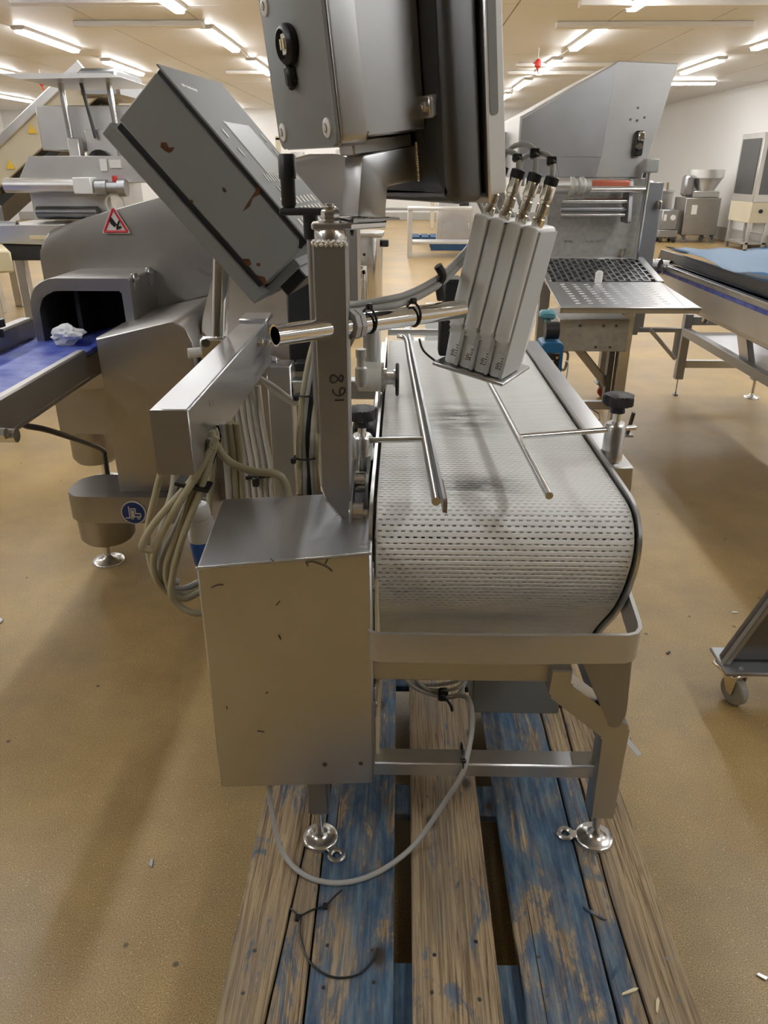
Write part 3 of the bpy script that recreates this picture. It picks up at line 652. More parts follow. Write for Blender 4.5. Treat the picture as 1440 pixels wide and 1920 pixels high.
lt = B()
for (y, w) in ((.05, .018), (.075, .010), (.09, .014), (.108, .012), (.124, .016)): lt.box(.05 + (y - .05) * .1, y, .001, .058 + (y - .05) * .1, y + w, .0016, 0, TM)
lt.done('maker_lettering', 'key_white', kp)
# paint chips down to rust on the camera side
def chip(pts, m='rust'): B().prism(pts, 'y', .0032, .0044, 0, TM).done('paint_chip', m, hs)
chip([(.118, -.128), (.128, -.118), (.14, -.122), (.150, -.110), (.152, -.122), (.148, -.132), (.135, -.137), (.124, -.138)])
chip([(.30, -.085), (.306, -.080), (.316, -.083), (.312, -.090)]); chip([(.262, -.172), (.268, -.168), (.274, -.172), (.268, -.1765)])
chip([(.362, -.010), (.375, -.010), (.380, -.022), (.374, -.040), (.383, -.062), (.379, -.085), (.374, -.062), (.370, -.040), (.368, -.022)])
chip([(.462, -.172), (.475, -.158), (.488, -.164), (.485, -.1755), (.468, -.1755)]); chip([(.495, -.150), (.503, -.143), (.508, -.150), (.50, -.156)])
chip([(.530, -.017), (.548, -.010), (.552, -.030), (.544, -.035), (.538, -.026)], 'black'); chip([(.104, -.010), (.112, -.010), (.108, -.02)], 'black')
chip([(.515, -.1755), (.535, -.160), (.551, -.165), (.551, -.1755)])
B().lathe([(.004, 0), (.003, .003)], TM @ V((.22, -.004, -.20)), -e3, 10).done('screw', 'steel_bright', te)
gl_ = B().box(LW - .004, .06, -.165, LW + .055, .30, -.085, .004, TM).done('cable_entry', 'black', te)
B().box(LW - .004, .05, -.20, LW + .022, .31, -.075, .002, TM).done('entry_plate', 'paint_grey', te)
B().cyl((-.535, 2.17, 1.10), (-.505, 2.24, 1.46), .0235, n=22).done('pole', 'chrome', te)
B().box(-.575, 2.12, 1.10, -.505, 2.155, 1.16, .006).lathe([(.034, 0), (.034, .04), (.027, .046)], (-.535, 2.17, 1.10), n=22).done('pole_clamp', 'steel_bright', te)
B().cyl((-.61, 2.12, 1.118), (-.53, 2.15, 1.118), .014, n=14).done('clamp_lever', 'white_plastic', te)
B().lathe([(.012, 0), (.012, .006), (.006, .006), (.006, .004)], (-.555, 2.12, 1.148), (0, -1, 0), 16).done('clamp_bolt', 'steel_dark', te)

# ------------------------------------------------------------------ print heads on the chrome tube
ph = thing('print_head_unit', 'row of four pale aluminium print heads leaning over the white belt', 'print head', (.25, 1.66, 1.2))
cz = 1.325
T0, T1 = V((-.228, 1.352, cz)), V((.13, 1.643, cz))
td = (T1 - T0).normalized()
tb = B().lathe([(.0165, .10), (.0165, .001), (.0195, 0), (.0195, (T1 - T0).length), (.001, (T1 - T0).length)], T0, td, 28, False).done('chrome_tube', 'chrome', ph)
B().lathe([(.0164, .12), (.001, .12)], T0, td, 20, False).done('tube_bore', 'steel_dark', tb)
for d_, w_ in ((.165, .012), (.178, .012)):
    B().lathe([(.0285, 0), (.0285, w_ * .9)], T0 + td * d_, td, 8).done('tube_collar', 'cable_grey', ph)
for d_ in (.213, .325):
    q = T0 + td * d_
    B().ring(q + ZZ * .003, td, .0235, .0026, 26, 6).box(-.006, -.005, .024, .007, .005, .036, .002, frame(q, td, td.cross(ZZ), ZZ)).done('cable_tie', 'black', ph)
th = math.radians(24)
u_ = V((math.cos(th), -math.sin(th), 0)); v_ = V((math.sin(th), math.cos(th), 0))
ln = math.radians(11); w_ = (ZZ * math.cos(ln) + V((.985, -.17, 0)) * math.sin(ln)).normalized()
u2 = (u_ - w_ * u_.dot(w_)).normalized(); v2 = w_.cross(u2).normalized()
PM = frame(V((.090, 1.69, 1.203)), u2, v2, w_)
pit = .0365
pr_ = rp([(.0, .085, .006), (.0, .318, .004), (.17, .318, .01), (.165, .165, .015), (.212, .125, .02), (.20, -.006), (.022, -.006), (.022, .070, .006)], 3)
for i in range(4):
    m_ = B().prism(pr_, 'x', i * pit, i * pit + pit - .005, .0085, PM, 2).done('print_head', 'alu_white', ph)
    B().box(i * pit + pit - .007, .011, -.004, (i + 1) * pit, .16, .310, 0, PM).done('joint', 'paint_light', m_)
    B().box(i * pit + .012, .0205, .012, i * pit + .028, .0215, .048, 0, PM).done('label', 'sign_white', m_)
    ll = B()
    for k in range(4): ll.box(i * pit + .013 + .002 * (k % 2), .0198, .014 + k * .004, i * pit + .021, .0206, .0155 + k * .004, 0, PM)
    for k in range(5): ll.box(i * pit + .0225 + .001 * (k % 2), .0198, .014 + k * .006, i * pit + .0265, .0206, .016 + k * .006, 0, PM)
    ll.done('label_print', 'marker', m_)
    c0 = PM @ V((i * pit + pit / 2 - .002, .045, .316)); ax = (w_ + V((.06, 0, 0))).normalized()
    cn = B().lathe([(.0115, 0), (.0125, .004), (.0125, .016), (.0105, .018), (.0105, .024), (.0130, .026), (.0130, .044), (.011, .046), (.011, .052), (.0135, .054), (.0135, .082), (.012, .084)], c0, ax, 18).done('connector', 'nickel', ph)
    B().lathe([(.0137, .082), (.0145, .086), (.0145, .098), (.009, .10)], c0, ax, 16).done('collar', 'black', cn)
for p in ((.032, .10), (.115, .045), (.125, .02)): B().lathe([(.003, 0), (.003, .0012)], PM @ V((4 * pit - .0052, p[0] + .04, p[1])), u2, 8).done('pin_hole', 'dark_hole', ph)
for p in ((.06, .045), (.075, .115)): B().lathe([(.0035, 0), (.0035, .0012)], PM @ V((4 * pit - .0052, p[0] + .05, p[1])), u2, 8).done('pin_hole', 'dark_hole', ph)
B().box(-.018, .000, -.016, 4 * pit + .010, .225, -.008, .002, PM).done('bottom_plate', 'steel_sheet', ph)
B().box(-.010, .014, -.020, 4 * pit + .004, .215, -.016, 0, PM).done('nozzle_plate', 'marker', ph)
B().tube([PM @ V((-.016, .02, -.012)), PM @ V((-.05, .015, .005)), PM @ V((-.065, .01, .03))], .0025, 6).done('drip_wire', 'steel_dark', ph)
B().box(.095, 1.72, 1.28, .135, 1.80, 1.375, .004).box(.088, 1.74, 1.20, .115, 1.80, 1.30, .004).done('tube_bracket', 'black_soft', ph)
B().tube([(.085, 1.64, 1.345), (.080, 1.635, 1.375), (.086, 1.635, 1.395), (.075, 1.63, 1.415)], .009, 8).done('clamp_lever', 'black', ph)
# cables over the print head connectors
def cab(pts, r, m, name, label=None, parent=None, cat='cable', group=None):
    o = B().tube(pts, r, 10).done(name, m, parent)
    if label: tag(o, label, cat, group)
    return o
tops = [PM @ V((i * pit + pit / 2 - .002, .045, .316)) + (w_ + V((.06, 0, 0))).normalized() * .098 for i in range(4)]
for i in range(4):
    t0 = tops[i]; h = (.03, .035, .055, .045)[i]
    bk = [PM @ V((i * pit + .02, .20, .24)), PM @ V((.03 + i * .02, .20, .18))]
    cab([t0 - w_ * .004, t0 + V((-.004, .006, h * .75)), t0 + V((-.03, .035, h)), t0 + V((-.055, .085, h * .6)), t0 + V((-.05, .125, -.04))] + bk, .0055, 'cable_grey', 'sensor_cable',
        ['grey cable rising from the leftmost print head connector', 'grey cable rising from the second print head connector', 'grey cable arching highest from the third print head connector', 'grey cable arching from the rightmost print head connector'][i], None, 'cable', 'print head cables')
    q = t0 + V((-.010, .012, h * .82))
    B().ring(t0 + V((-.004, .006, h * .6)), (0, .2, 1), .006, .0045, 14, 6, 1.4).box(q.x - .004, q.y - .012, q.z - .012, q.x + .016, q.y + .002, q.z + .002, .002).done('cable_tie', 'black', ph)
# ------------------------------------------------------------------ cables of the main machine
cab([(.02, 1.56, .46), (.06, 1.52, .42), (.12, 1.50, .405), (.155, 1.46, .44), (.168, 1.40, .47), (.172, 1.36, .44), (.160, 1.31, .40), (.145, 1.288, .35), (.10, 1.285, .25), (.04, 1.25, .172), (-.04, 1.19, .1565), (-.121, 1.16, .1565), (-.20, 1.175, .157), (-.262, 1.225, .175), (-.287, 1.265, .26), (-.290, 1.275, .345)],
    .0062, 'cable_grey', 'power_lead', 'grey cable drooping onto the pallet in a wide loop under the conveyor')
B().ring((.150, 1.325, .365), (1, 0, .05), .036, .0025, 22, 6, 1.).box(.143, 1.292, .382, .156, 1.304, .392, .002).done('cable_tie', 'black', cv)
wl = thing('wire_bundle', 'bunch of thin grey wires tied beneath the crossbar beside the grey box', 'cable', (.10, 1.5, .4))
for k in range(3):
    B().tube([(-.04, 1.58 + .02 * k, .50), (.02, 1.52 + .02 * k, .435 - .012 * k), (.09, 1.50 + .01 * k, .408 + .008 * k), (.15, 1.48, .43 + .02 * k), (.175, 1.52, .47)], .0045, 8).done('wire', 'cable_grey', wl)
B().box(.10, 1.485, .398, .125, 1.50, .435, .004).tube([(.11, 1.487, .42), (.13, 1.475, .40), (.135, 1.477, .38)], .004, 6).done('tie', 'black', wl)
# coiled mains cable hanging from the arm with the blue plug
co = thing('power_cable', 'coiled beige mains cable with blue and white plug hanging from the arm', 'cable', (-.50, 1.56, .64))
CY = 1.60
def P2(x, z, y=CY): return (x, y, z)
loops = [
    [(-.405, 1.06, 1.56), (-.47, .96, 1.55), (-.56, .862, 1.54), (-.600, .80, 1.54), (-.590, .785, 1.545), (-.575, .79, 1.55), (-.53, .865, 1.54), (-.465, .96, 1.535), (-.415, 1.04, 1.55)],
    [(-.545, .98, 1.60), (-.575, .90, 1.60), (-.607, .80, 1.60), (-.608, .71, 1.60), (-.590, .655, 1.60), (-.545, .625, 1.61), (-.49, .625, 1.64), (-.44, .66, 1.68), (-.42, .75, 1.69)],
    [(-.42, 1.05, 1.57), (-.46, .955, 1.56), (-.505, .85, 1.56), (-.555, .74, 1.56), (-.560, .665, 1.57), (-.53, .63, 1.58), (-.47, .652, 1.62), (-.42, .70, 1.66), (-.41, .80, 1.67)],
    [(-.415, 1.04, 1.58), (-.455, .93, 1.55), (-.512, .80, 1.545), (-.546, .69, 1.545), (-.545, .64, 1.55), (-.50, .600, 1.56), (-.45, .60, 1.60), (-.41, .625, 1.64), (-.39, .70, 1.66)],
    [(-.425, 1.05, 1.62), (-.455, .93, 1.67), (-.478, .80, 1.675), (-.505, .70, 1.675), (-.51, .665, 1.675), (-.49, .645, 1.675), (-.455, .665, 1.68), (-.43, .72, 1.68)],
    [(-.412, 1.05, 1.565), (-.475, .945, 1.552), (-.535, .86, 1.55), (-.585, .76, 1.565), (-.592, .69, 1.575), (-.57, .645, 1.585), (-.52, .635, 1.60), (-.47, .64, 1.64), (-.43, .69, 1.68)],
    [(-.43, 1.05, 1.585), (-.47, .94, 1.575), (-.52, .84, 1.575), (-.572, .74, 1.585), (-.578, .68, 1.59), (-.555, .645, 1.60), (-.51, .65, 1.62), (-.46, .68, 1.66), (-.44, .75, 1.68)],
    [(-.515, 1.01, 1.60), (-.525, .93, 1.59), (-.56, .84, 1.60), (-.59, .74, 1.60), (-.575, .68, 1.60), (-.55, .66, 1.61)]]
for i, lp in enumerate(loops):
    B().tube([(x, y, z) for x, z, y in lp], .0085, 10).done('cable_loop', ['cable_beige', 'cable_beige', 'cable_beige', 'cable_beige', 'cable_beige', 'cable_beige', 'cable_grey', 'cable_white'][i], co)
for i, dx in enumerate((0, .018, .034)):
    B().tube([(-.415 + dx, 1.66, 1.06), (-.418 + dx, 1.68, .95), (-.425 + dx, 1.70, .80), (-.42 + dx, 1.70, .70)], .0085, 10).done('cable_run', ['cable_white', 'cable_beige', 'cable_beige'][i], co)
B().prism(rp([(-.045, -.0045, .003), (.032, -.0045, .003), (.032, .0045, .003), (-.045, .0045, .003)], 3), 'y', -.024, .022, 0, frame(V((-.462, 1.562, .945)), V((.97, 0, -.24)).normalized(), V((0, 1, 0)), V((.24, 0, .97)).normalized())).done('strap', 'black', co)
ax = V((.12, 0, -1)).normalized(); b0 = V((-.487, 1.62, .868))
pg = B().lathe([(.017, .004), (.025, 0), (.029, .006), (.030, .03), (.026, .034), (.032, .040), (.033, .062), (.035, .066), (.036, .098)], b0, ax, 20).done('plug', 'white_plastic', co)
B().lathe([(.0365, .090), (.0375, .10), (.0375, .150), (.034, .156)], b0, ax, 20).done('plug_body', 'plug_blue', pg)
B().lathe([(.0345, .154), (.036, .158), (.036, .198), (.030, .204)], b0, ax, 20).done('plug_nose', 'cable_grey', pg)
B().lathe([(.028, .20), (.027, .212)], b0, ax, 16).done('plug_end', 'black', pg)
B().lathe([(.0135, -.001), (.0135, .001)], b0 + V((0, 0, .0055)), ax, 16).done('plug_opening', 'plug_blue', pg)
cab([(-.428, 1.60, 1.06), (-.415, 1.60, 1.02), (-.39, 1.60, .985), (-.34, 1.60, .963), (-.29, 1.60, .958), (-.268, 1.60, .94), (-.258, 1.59, .90)], .009, 'cable_beige', 'cabinet_cable', 'single beige cable bending from the arm down behind the control box')
B().tube([(-.428, 1.665, 1.052), (-.422, 1.66, 1.03), (-.428, 1.65, 1.0), (-.436, 1.62, .975)], .002, 6).done('tie_tail', 'black', co)
bu = thing('cable_bundle', 'straight bundle of pale grey cables strapped together under the arm', 'cable', (-.47, 2.2, .5))
for k in range(6):
    x = -.535 + k * .0185
    B().tube([(x + .01, 2.20 + .01 * (k % 2), 1.0), (x + .018, 2.20, .88), (x + .030 + .003 * k * .3, 2.19, .75), (x + .035, 2.18, .66), (x + .03 + .004 * k, 2.18, .50), (x + .03, 2.2, .35)], .0088, 9).done('cable', ['cable_white', 'cable_grey', 'cable_white', 'cable_white', 'cable_grey', 'cable_white'][k], bu)
B().prism(rp([(-.060, -.004, .003), (.060, -.004, .003), (.060, .005, .003), (-.060, .005, .003)], 3), 'y', -.013, .016, 0, frame(V((-.455, 2.182, .715)), V((1, 0, .12)).normalized(), V((0, 1, 0)), V((-.12, 0, 1)).normalized())).box(-.462, 2.15, .69, -.442, 2.172, .72, .003).done('strap', 'black', bu)
bt = thing('cable_bundle', 'twisted cable bundle dropping from the terminal behind the square post', 'cable', (-.25, 1.85, .75))
for k in range(5):
    x = -.262 + k * .012; ph_ = k * 1.3
    B().tube([(-.19 - .012 * k, 2.2, 1.405 - .006 * k), (-.20 + .007 * k, 2.05, 1.36), (x + .055, 1.92, 1.25), (x + .03, 1.88, 1.16), (x + .010, 1.86, 1.06), (x - .002, 1.85 + .01 * math.sin(ph_), .96), (x - .006 + .004 * math.sin(ph_), 1.85, .87), (x - .004, 1.84, .80), (x, 1.84, .72)], .0078, 9).done('cable', ['cable_beige', 'cable_grey', 'black', 'cable_grey', 'cable_beige'][k], bt)
for z, x in ((1.075, -.235), (.905, -.25), (.80, -.24)):
    B().ring((x, 1.852, z), (0, .1, 1), .030, .0026, 20, 6).box(x - .035, 1.818, z - .008, x - .022, 1.832, z + .006, .002).done('strap', 'black', bt)
cab([(-.17, 1.86, 1.36), (-.165, 1.80, 1.20), (-.16, 1.72, 1.05), (-.165, 1.68, .95), (-.17, 1.66, .80)], .0082, 'cable_beige', 'terminal_cable', 'beige cable running down close behind the left edge of the square post')
for k, (dy, dz) in enumerate(((0, 0), (.014, .012))):
    cab([(-.175, 1.60 + dy, 1.30 + dz), (-.14, 1.56 + dy, 1.330 + dz), (-.09, 1.53 + dy, 1.338 + dz), (-.03, 1.535 + dy, 1.347 + dz), (.01, 1.565 + dy, 1.352 + dz), (.06, 1.615 + dy, 1.368 + dz), (.10, 1.66 + dy, 1.39 + dz), (.16, 1.80 + dy, 1.43 + dz)], .0072, 'cable_grey', 'head_cable',
        ['lower grey cable tied along the top of the chrome tube', 'upper grey cable tied along the top of the chrome tube'][k], None, 'cable', 'cables along the chrome tube')
for k in range(2):
    cab([(-.44, 2.30, 1.0), (-.40, 2.30, .975 - .02 * k), (-.34, 2.28, .935 - .012 * k), (-.29, 2.22, .925 + .02 * k), (-.26, 2.1, .88 + .01 * k), (-.2, 1.95, .80)], .0065, 'cable_white', 'signal_cable', ['lower slack white cable looping from the arm to the steel bar', 'upper slack white cable looping from the arm to the steel bar'][k], None, 'cable', 'slack white cables')
# blue valve box on the far right side of the belt frame
vb = thing('valve_box', 'small blue pneumatic box with black fittings beyond the right belt edge', 'box', (.63, 3.15, .70))
B().prism(rp([(.582, .745, .01), (.582, .945, .015), (.672, .945, .015), (.672, .745, .01)], 4), 'y', 3.10, 3.22, .004).done('body', 'box_blue', vb)
B().box(.598, 3.092, .775, .658, 3.104, .905, .003).done('recess', 'black', vb)
for (x, z) in ((.61, .885), (.628, .872), (.645, .888), (.61, .84), (.638, .80)): B().cyl((x, 3.085, z), (x, 3.096, z), .006, n=10).done('fitting', 'nickel', vb)
B().tube([(.680, 3.09, .87), (.695, 3.09, .86), (.692, 3.09, .75)], .004, 8).done('clip', 'white_plastic', vb)
B().box(.54, 3.08, .70, .71, 3.26, .742, .003).done('shelf', 'steel', vb)
B().box(.62, 3.12, 0, .66, 3.2, .70, .003).done('stand', 'steel', vb)
B().box(.585, 3.20, 1.02, .65, 3.26, 1.055, .01).box(.61, 3.21, .94, .63, 3.24, 1.02).done('valve_cap', 'cyan_plastic', vb)
B().cyl((.60, 3.16, .985), (.655, 3.16, .985), .036, n=20).done('knob', 'black', vb)

# ------------------------------------------------------------------ metal detector at left
md = thing('metal_detector', 'large satin grey metal detector with tunnel hood and blue infeed belt', 'machine', (-1.1, 3.2, 0))
B().prism(rp([(-1.64, .62, .03), (-1.64, 1.33, .16), (-1.40, 1.40), (-.40, 1.655, .0), (-.20, 1.655, .10), (-.20, .9, .05), (-.35, .62)], 8), 'y', 3.52, 3.80, .012, None, 3).done('arch_panel', 'beadblast', md)

ho = rp([(-1.56, .86), (-1.56, 1.185, .13), (-1.125, 1.185, .012), (-1.125, .86), (-1.165, .86), (-1.165, 1.135, .01), (-1.525, 1.135, .10), (-1.525, .86)], 8)
hood = B().prism(ho, 'y', 3.18, 3.53, .004).done('tunnel_hood', 'beadblast', md)
for y in (3.22, 3.42): B().box(-1.135, y, 1.12, -1.118, y + .05, 1.20, .004).cyl((-1.12, y, 1.172), (-1.12, y + .05, 1.172), .009, n=10).done('hinge', 'steel', hood)
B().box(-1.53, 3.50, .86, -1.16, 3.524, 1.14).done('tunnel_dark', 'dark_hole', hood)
B().box(-1.42, 3.3, .93, -1.40, 3.52, 1.12).done('curtain', 'black_soft', hood)
B().box(-1.61, 2.0, .905, -1.27, 3.52, .925, .003).done('belt', 'blue_belt', md)
B().box(-1.272, 1.6, .84, -1.236, 2.90, .953, .006).done('belt_rail', 'beadblast', md)
B().box(-1.672, 2.0, .86, -1.615, 3.30, 1.005, .008).done('belt_rail', 'beadblast', md)
B().box(-1.60, 2.0, .80, -1.28, 3.45, .90, .004).done('belt_bed', 'beadblast', md)
B().cyl((-1.26, 2.18, .845), (-1.19, 2.18, .845), .022, n=12).cyl((-1.23, 2.14, .865), (-1.20, 2.14, .865), .018, n=6).done('clamp', 'steel_bright', md)
cbn = rp([(-1.175, .25), (-1.175, 1.005), (-.84, 1.075, .10), (-.80, .99), (-.78, .25)], 8)
B().prism(cbn, 'y', 2.86, 3.50, .006, None, 2).done('cabinet', 'beadblast', md)
B().prism(rp([(2.98, .27), (2.98, 1.02, .12), (3.30, 1.20, .10), (3.52, 1.22), (3.52, .27)], 8), 'x', -.80, -.36, .01, None, 2).done('drive_cover', 'beadblast', md)
B().box(-.79, 2.90, .62, -.74, 3.0, .95, .006).done('latch_block', 'beadblast', md)
fb = rp([(-1.40, .165, .0), (-1.40, .345, .0), (-.78, .345), (-.78, .25), (-1.10, .24)], 4)
B().prism(rp([(-1.40, 2.80, .10), (-.78, 2.80), (-.78, 3.05), (-1.40, 3.05, .10)], 10), 'z', .245, .365, .006).done('base_beam', 'beadblast', md)
B().lathe([(.10, 0), (.115, .02), (.118, .13)], (-1.28, 2.92, .12), n=24).done('base_foot_block', 'beadblast', md)
foot(md, -1.30, 2.92, .0, .13, .07); foot(md, -.45, 3.3, 0, .28, .07)
B().box(-1.74, 3.60, .36, -1.40, 3.95, .86, .006).done('rear_pedestal', 'beadblast', md)
B().lathe([(.10, 0), (.12, .03), (.12, .22)], (-1.66, 3.80, .15), n=20).done('pedestal_foot', 'beadblast', md)
foot(md, -1.66, 3.88, 0, .16, .09)
B().tube([(-1.30, 2.42, .86), (-1.30, 2.43, .80), (-1.295, 2.6, .72), (-1.30, 3.02, .50), (-1.30, 3.06, .44), (-1.295, 3.06, .34), (-1.24, 3.06, .325), (-1.16, 3.05, .325)], .011, 10, 4).done('bent_rod', 'steel_dark', md)
sg = B().prism(rp([(-1.335, 1.335, .012), (-1.205, 1.335, .012), (-1.27, 1.455, .012)], 3), 'y', 3.505, 3.508).done('warning_sign', 'sign_white', md, 'red and white triangular hand hazard sign')
rg = B()
for p, q in (((-1.322, 1.343), (-1.218, 1.343)), ((-1.218, 1.343), (-1.27, 1.438)), ((-1.27, 1.438), (-1.322, 1.343))): rg.cyl((p[0], 3.505, p[1]), (q[0], 3.505, q[1]), .0055, n=8)
rg.done('red_border', 'sign_red', sg)
B().prism([(-1.293, 1.392), (-1.283, 1.405), (-1.271, 1.388), (-1.262, 1.372), (-1.274, 1.362), (-1.287, 1.375)], 'y', 3.501, 3.506).prism([(-1.262, 1.372), (-1.248, 1.394), (-1.245, 1.386), (-1.256, 1.366), (-1.243, 1.366), (-1.243, 1.358), (-1.266, 1.350)], 'y', 3.501, 3.506).done('hand_symbol', 'black', sg)
rs = B().lathe([(.052, 0), (.052, .004)], (-1.105, 2.797, .298), (0, -1, 0), 32).done('truck_sign', 'sign_white', md, 'round blue forklift mandatory sign')
B().lathe([(.047, .003), (.047, .006)], (-1.105, 2.797, .298), (0, -1, 0), 32).done('blue_field', 'sign_blue', rs)
ft = B(); sy0, sy1 = 2.788, 2.7915
def sb(x0, z0, x1, z1): ft.box(-1.105 + x0, sy0, .298 + z0, -1.105 + x1, sy1, .298 + z1)
sb(-.018, -.022, -.014, .03); sb(-.034, -.024, -.014, -.020); sb(-.010, .018, .010, .022); sb(-.010, -.014, -.006, .022); sb(.008, -.004, .012, .022); sb(-.010, -.018, .032, -.014); sb(.010, -.004, .032, .0); sb(.028, -.018, .032, 0); sb(-.004, -.014, .004, .012)
ft.ring((-1.111, sy0 + .002, .276), (0, 1, 0), .005, .0018, 14, 5); ft.ring((-1.085, sy0 + .002, .276), (0, 1, 0), .005, .0018, 14, 5); ft.done('forklift_symbol', 'sign_white', rs)
B().lathe([(.022, 0), (.022, .012), (.016, .016)], (-.80, 3.51, 1.30), (0, -1, 0), 16).done('stud', 'black', md)
B().cyl((-1.56, 2.9, 1.0), (-1.56, 2.9, 1.03), .012, n=8).cyl((-1.60, 2.95, 1.03), (-1.60, 2.95, 1.06), .035, n=12).done('rail_knob', 'black', md)
B().tube([(-2.4, 3.1, .90), (-1.9, 3.1, .92), (-1.66, 3.0, .93)], .02, 10, 3).done('side_handle', 'steel', md)
# crumpled tissue on the blue belt
ti = bmesh.new(); bmesh.ops.create_icosphere(ti, subdivisions=3, radius=.055)
for v in ti.verts:
    n_ = math.sin(v.co.x * 70 + 1) * math.cos(v.co.y * 55) + math.sin(v.co.z * 80 + v.co.x * 40); v.co *= 1 + .18 * n_ + random.uniform(-.16, .16); v.co.z *= .75; v.co.x *= 1.2
me = bpy.data.meshes.new('tissue'); ti.to_mesh(me); ti.free(); me.materials.append(MATS['tissue'])
ts = tag(link('crumpled_tissue', me), 'crumpled white tissue lying on the dark blue belt', 'tissue'); ts.location = (-1.40, 3.12, .968)
# small round white container under the detector
jr = thing('white_pot', 'small white pot with red stripe seen between the cables and the post', 'pot', (-.62, 3.55, .55))
B().lathe([(.05, 0), (.055, .02), (.055, .16)], (-.40, 2.95, .50), n=18).done('pot', 'white_plastic', jr)
B().lathe([(.057, .10), (.057, .12)], (-.40, 2.95, .50), n=18).done('stripe', 'red', jr)
jr.location = (-.40, 2.95, .5)
# ------------------------------------------------------------------ slicing machine and conveyors at far left
sl = thing('slicing_machine', 'tall stainless slicing machine with raised guard plate behind the metal detector', 'machine', (-2.5, 6.6, 0))
B().box(-2.72, 6.2, 1.72, -1.95, 6.9, 2.02, .006).done('upper_housing', 'steel_far', sl)
B().box(-2.36, 6.15, 1.62, -2.0, 6.2, 1.86, .004).done('front_plate', 'steel_far', sl)
B().prism([(-2.75, 2.185), (-2.0, 2.185), (-1.92, 2.16), (-2.62, 2.15)], 'y', 5.8, 6.6).done('guard_plate', 'steel_far', sl)
for x in (-2.45, -2.10): B().cyl((x, 6.12, 1.66), (x - .02, 6.12, 2.16), .022, n=10).done('lift_rod', 'steel_bright', sl)
B().cyl((-2.27, 6.12, 1.80), (-2.32, 6.12, 2.16), .014, n=8).done('lift_rod', 'steel_dark', sl)
B().lathe([(.085, 0), (.095, .02), (.095, .06), (.06, .09)], (-2.26, 6.16, 1.63), (0, -1, 0), 18).done('hand_knob', 'black', sl)
B().box(-2.46, 6.05, 1.50, -2.38, 6.15, 1.80, .006).done('rod_guide', 'steel_far', sl)
B().prism([(-2.84, 1.50), (-2.72, 1.68), (-2.05, 1.68), (-1.85, 1.50)], 'y', 5.95, 6.6, .004).done('sloped_hood', 'steel_far', sl)
B().box(-2.20, 5.935, 1.58, -2.15, 5.95, 1.66).done('instruction_label', 'sign_white', sl); B().box(-2.13, 5.935, 1.60, -2.05, 5.95, 1.655).done('hazard_label', 'sign_white', sl)
B().cyl((-2.88, 5.85, 1.485), (-2.3, 5.85, 1.485), .05, n=18).done('roller', 'steel_far', sl)
B().box(-2.36, 5.78, 1.43, -2.23, 5.92, 1.54, .006).done('bearing_block', 'alu_white', sl)
B().lathe([(.055, 0), (.055, .08), (.04, .085), (.04, .16), (.06, .165), (.06, .22)], (-2.22, 5.86, 1.47), (1, 0, 0), 14).done('gear_motor', 'steel_dull', sl)
B().ring((-2.10, 5.86, 1.36), (0, 1, 0), .07, .010, 20, 6).done('air_hose', 'cable_white', sl)
B().box(-2.10, 5.86, 1.50, -2.07, 5.90, 1.55, .004).done('red_valve', 'red', sl)
B().box(-2.76, 5.95, 1.25, -2.16, 6.7, 1.50, .006).done('lower_housing', 'steel_far', sl)
B().cyl((-2.70, 5.90, 1.30), (-2.25, 5.90, 1.30), .045, n=14).done('feed_roller', 'steel_dark', sl)
B().prism([(-2.98, 1.10), (-2.92, 1.225), (-2.25, 1.23), (-2.2, 1.08)], 'y', 5.7, 6.3, .004).done('tray', 'steel_far', sl)
B().box(-2.70, 5.69, 1.13, -2.58, 5.70, 1.155).done('tray_label', 'cream_end', sl)
B().box(-2.95, 5.72, .98, -2.15, 6.5, 1.09, .004).done('brush_bed', 'bristle', sl)
for x in (-2.9, -2.0):
    for y in (5.8, 6.7): B().box(x, y, 0.0, x + .07, y + .07, 1.0, .004).done('leg', 'steel_far', sl)
B().box(-3.25, 5.8, 1.12, -2.98, 5.95, 1.36, .02).cyl((-3.0, 5.75, 1.22), (-2.80, 5.75, 1.22), .03, n=12).done('drive_unit', 'steel_dull', sl)
B().box(-3.2, 5.82, 0, -3.12, 5.9, 1.13, .004).done('drive_post', 'steel_far', sl)
ic = thing('incline_conveyor', 'long beige inclined conveyor rising to the right behind the slicing machine', 'conveyor', (-4.6, 9.0, 0))
def slab(b, a, c, w, h, y0, y1):
    a = V(a); c = V(c); d = (c - a).normalized(); n_ = V((-d.y, d.x))
    b.prism([(a.x, a.y), (c.x, c.y), (c.x + n_.x * h, c.y + n_.y * h), (a.x + n_.x * h, a.y + n_.y * h)], 'y', y0, y1, .006); return b
slab(B(), (-5.15, .95), (-3.25, 2.30), 0, .30, 9.0, 9.06).done('side_panel', 'beige_paint', ic)
slab(B(), (-5.25, 1.20), (-3.35, 2.55), 0, .09, 8.96, 9.02).done('top_rail', 'steel_far', ic)
slab(B(), (-4.9, .95), (-3.2, 2.16), 0, .08, 9.02, 9.7).done('return_belt', 'black_soft', ic)
slab(B(), (-5.2, 1.18), (-3.3, 2.53), 0, .02, 9.02, 9.7).done('belt', 'blue_belt', ic)
slab(B(), (-5.15, .95), (-3.25, 2.30), 0, .30, 9.7, 9.76).done('side_panel', 'beige_paint', ic)
B().box(-3.42, 8.95, 2.28, -3.0, 9.8, 2.55, .03).done('head_cover', 'steel_dull', ic)
for (x, z) in ((-4.02, 1.98), (-4.33, 1.63)): B().prism([(x - .05, z - .04), (x + .05, z - .04), (x, z + .05)], 'y', 8.985, 8.995).done('hazard_label', 'sign_yellow', ic)
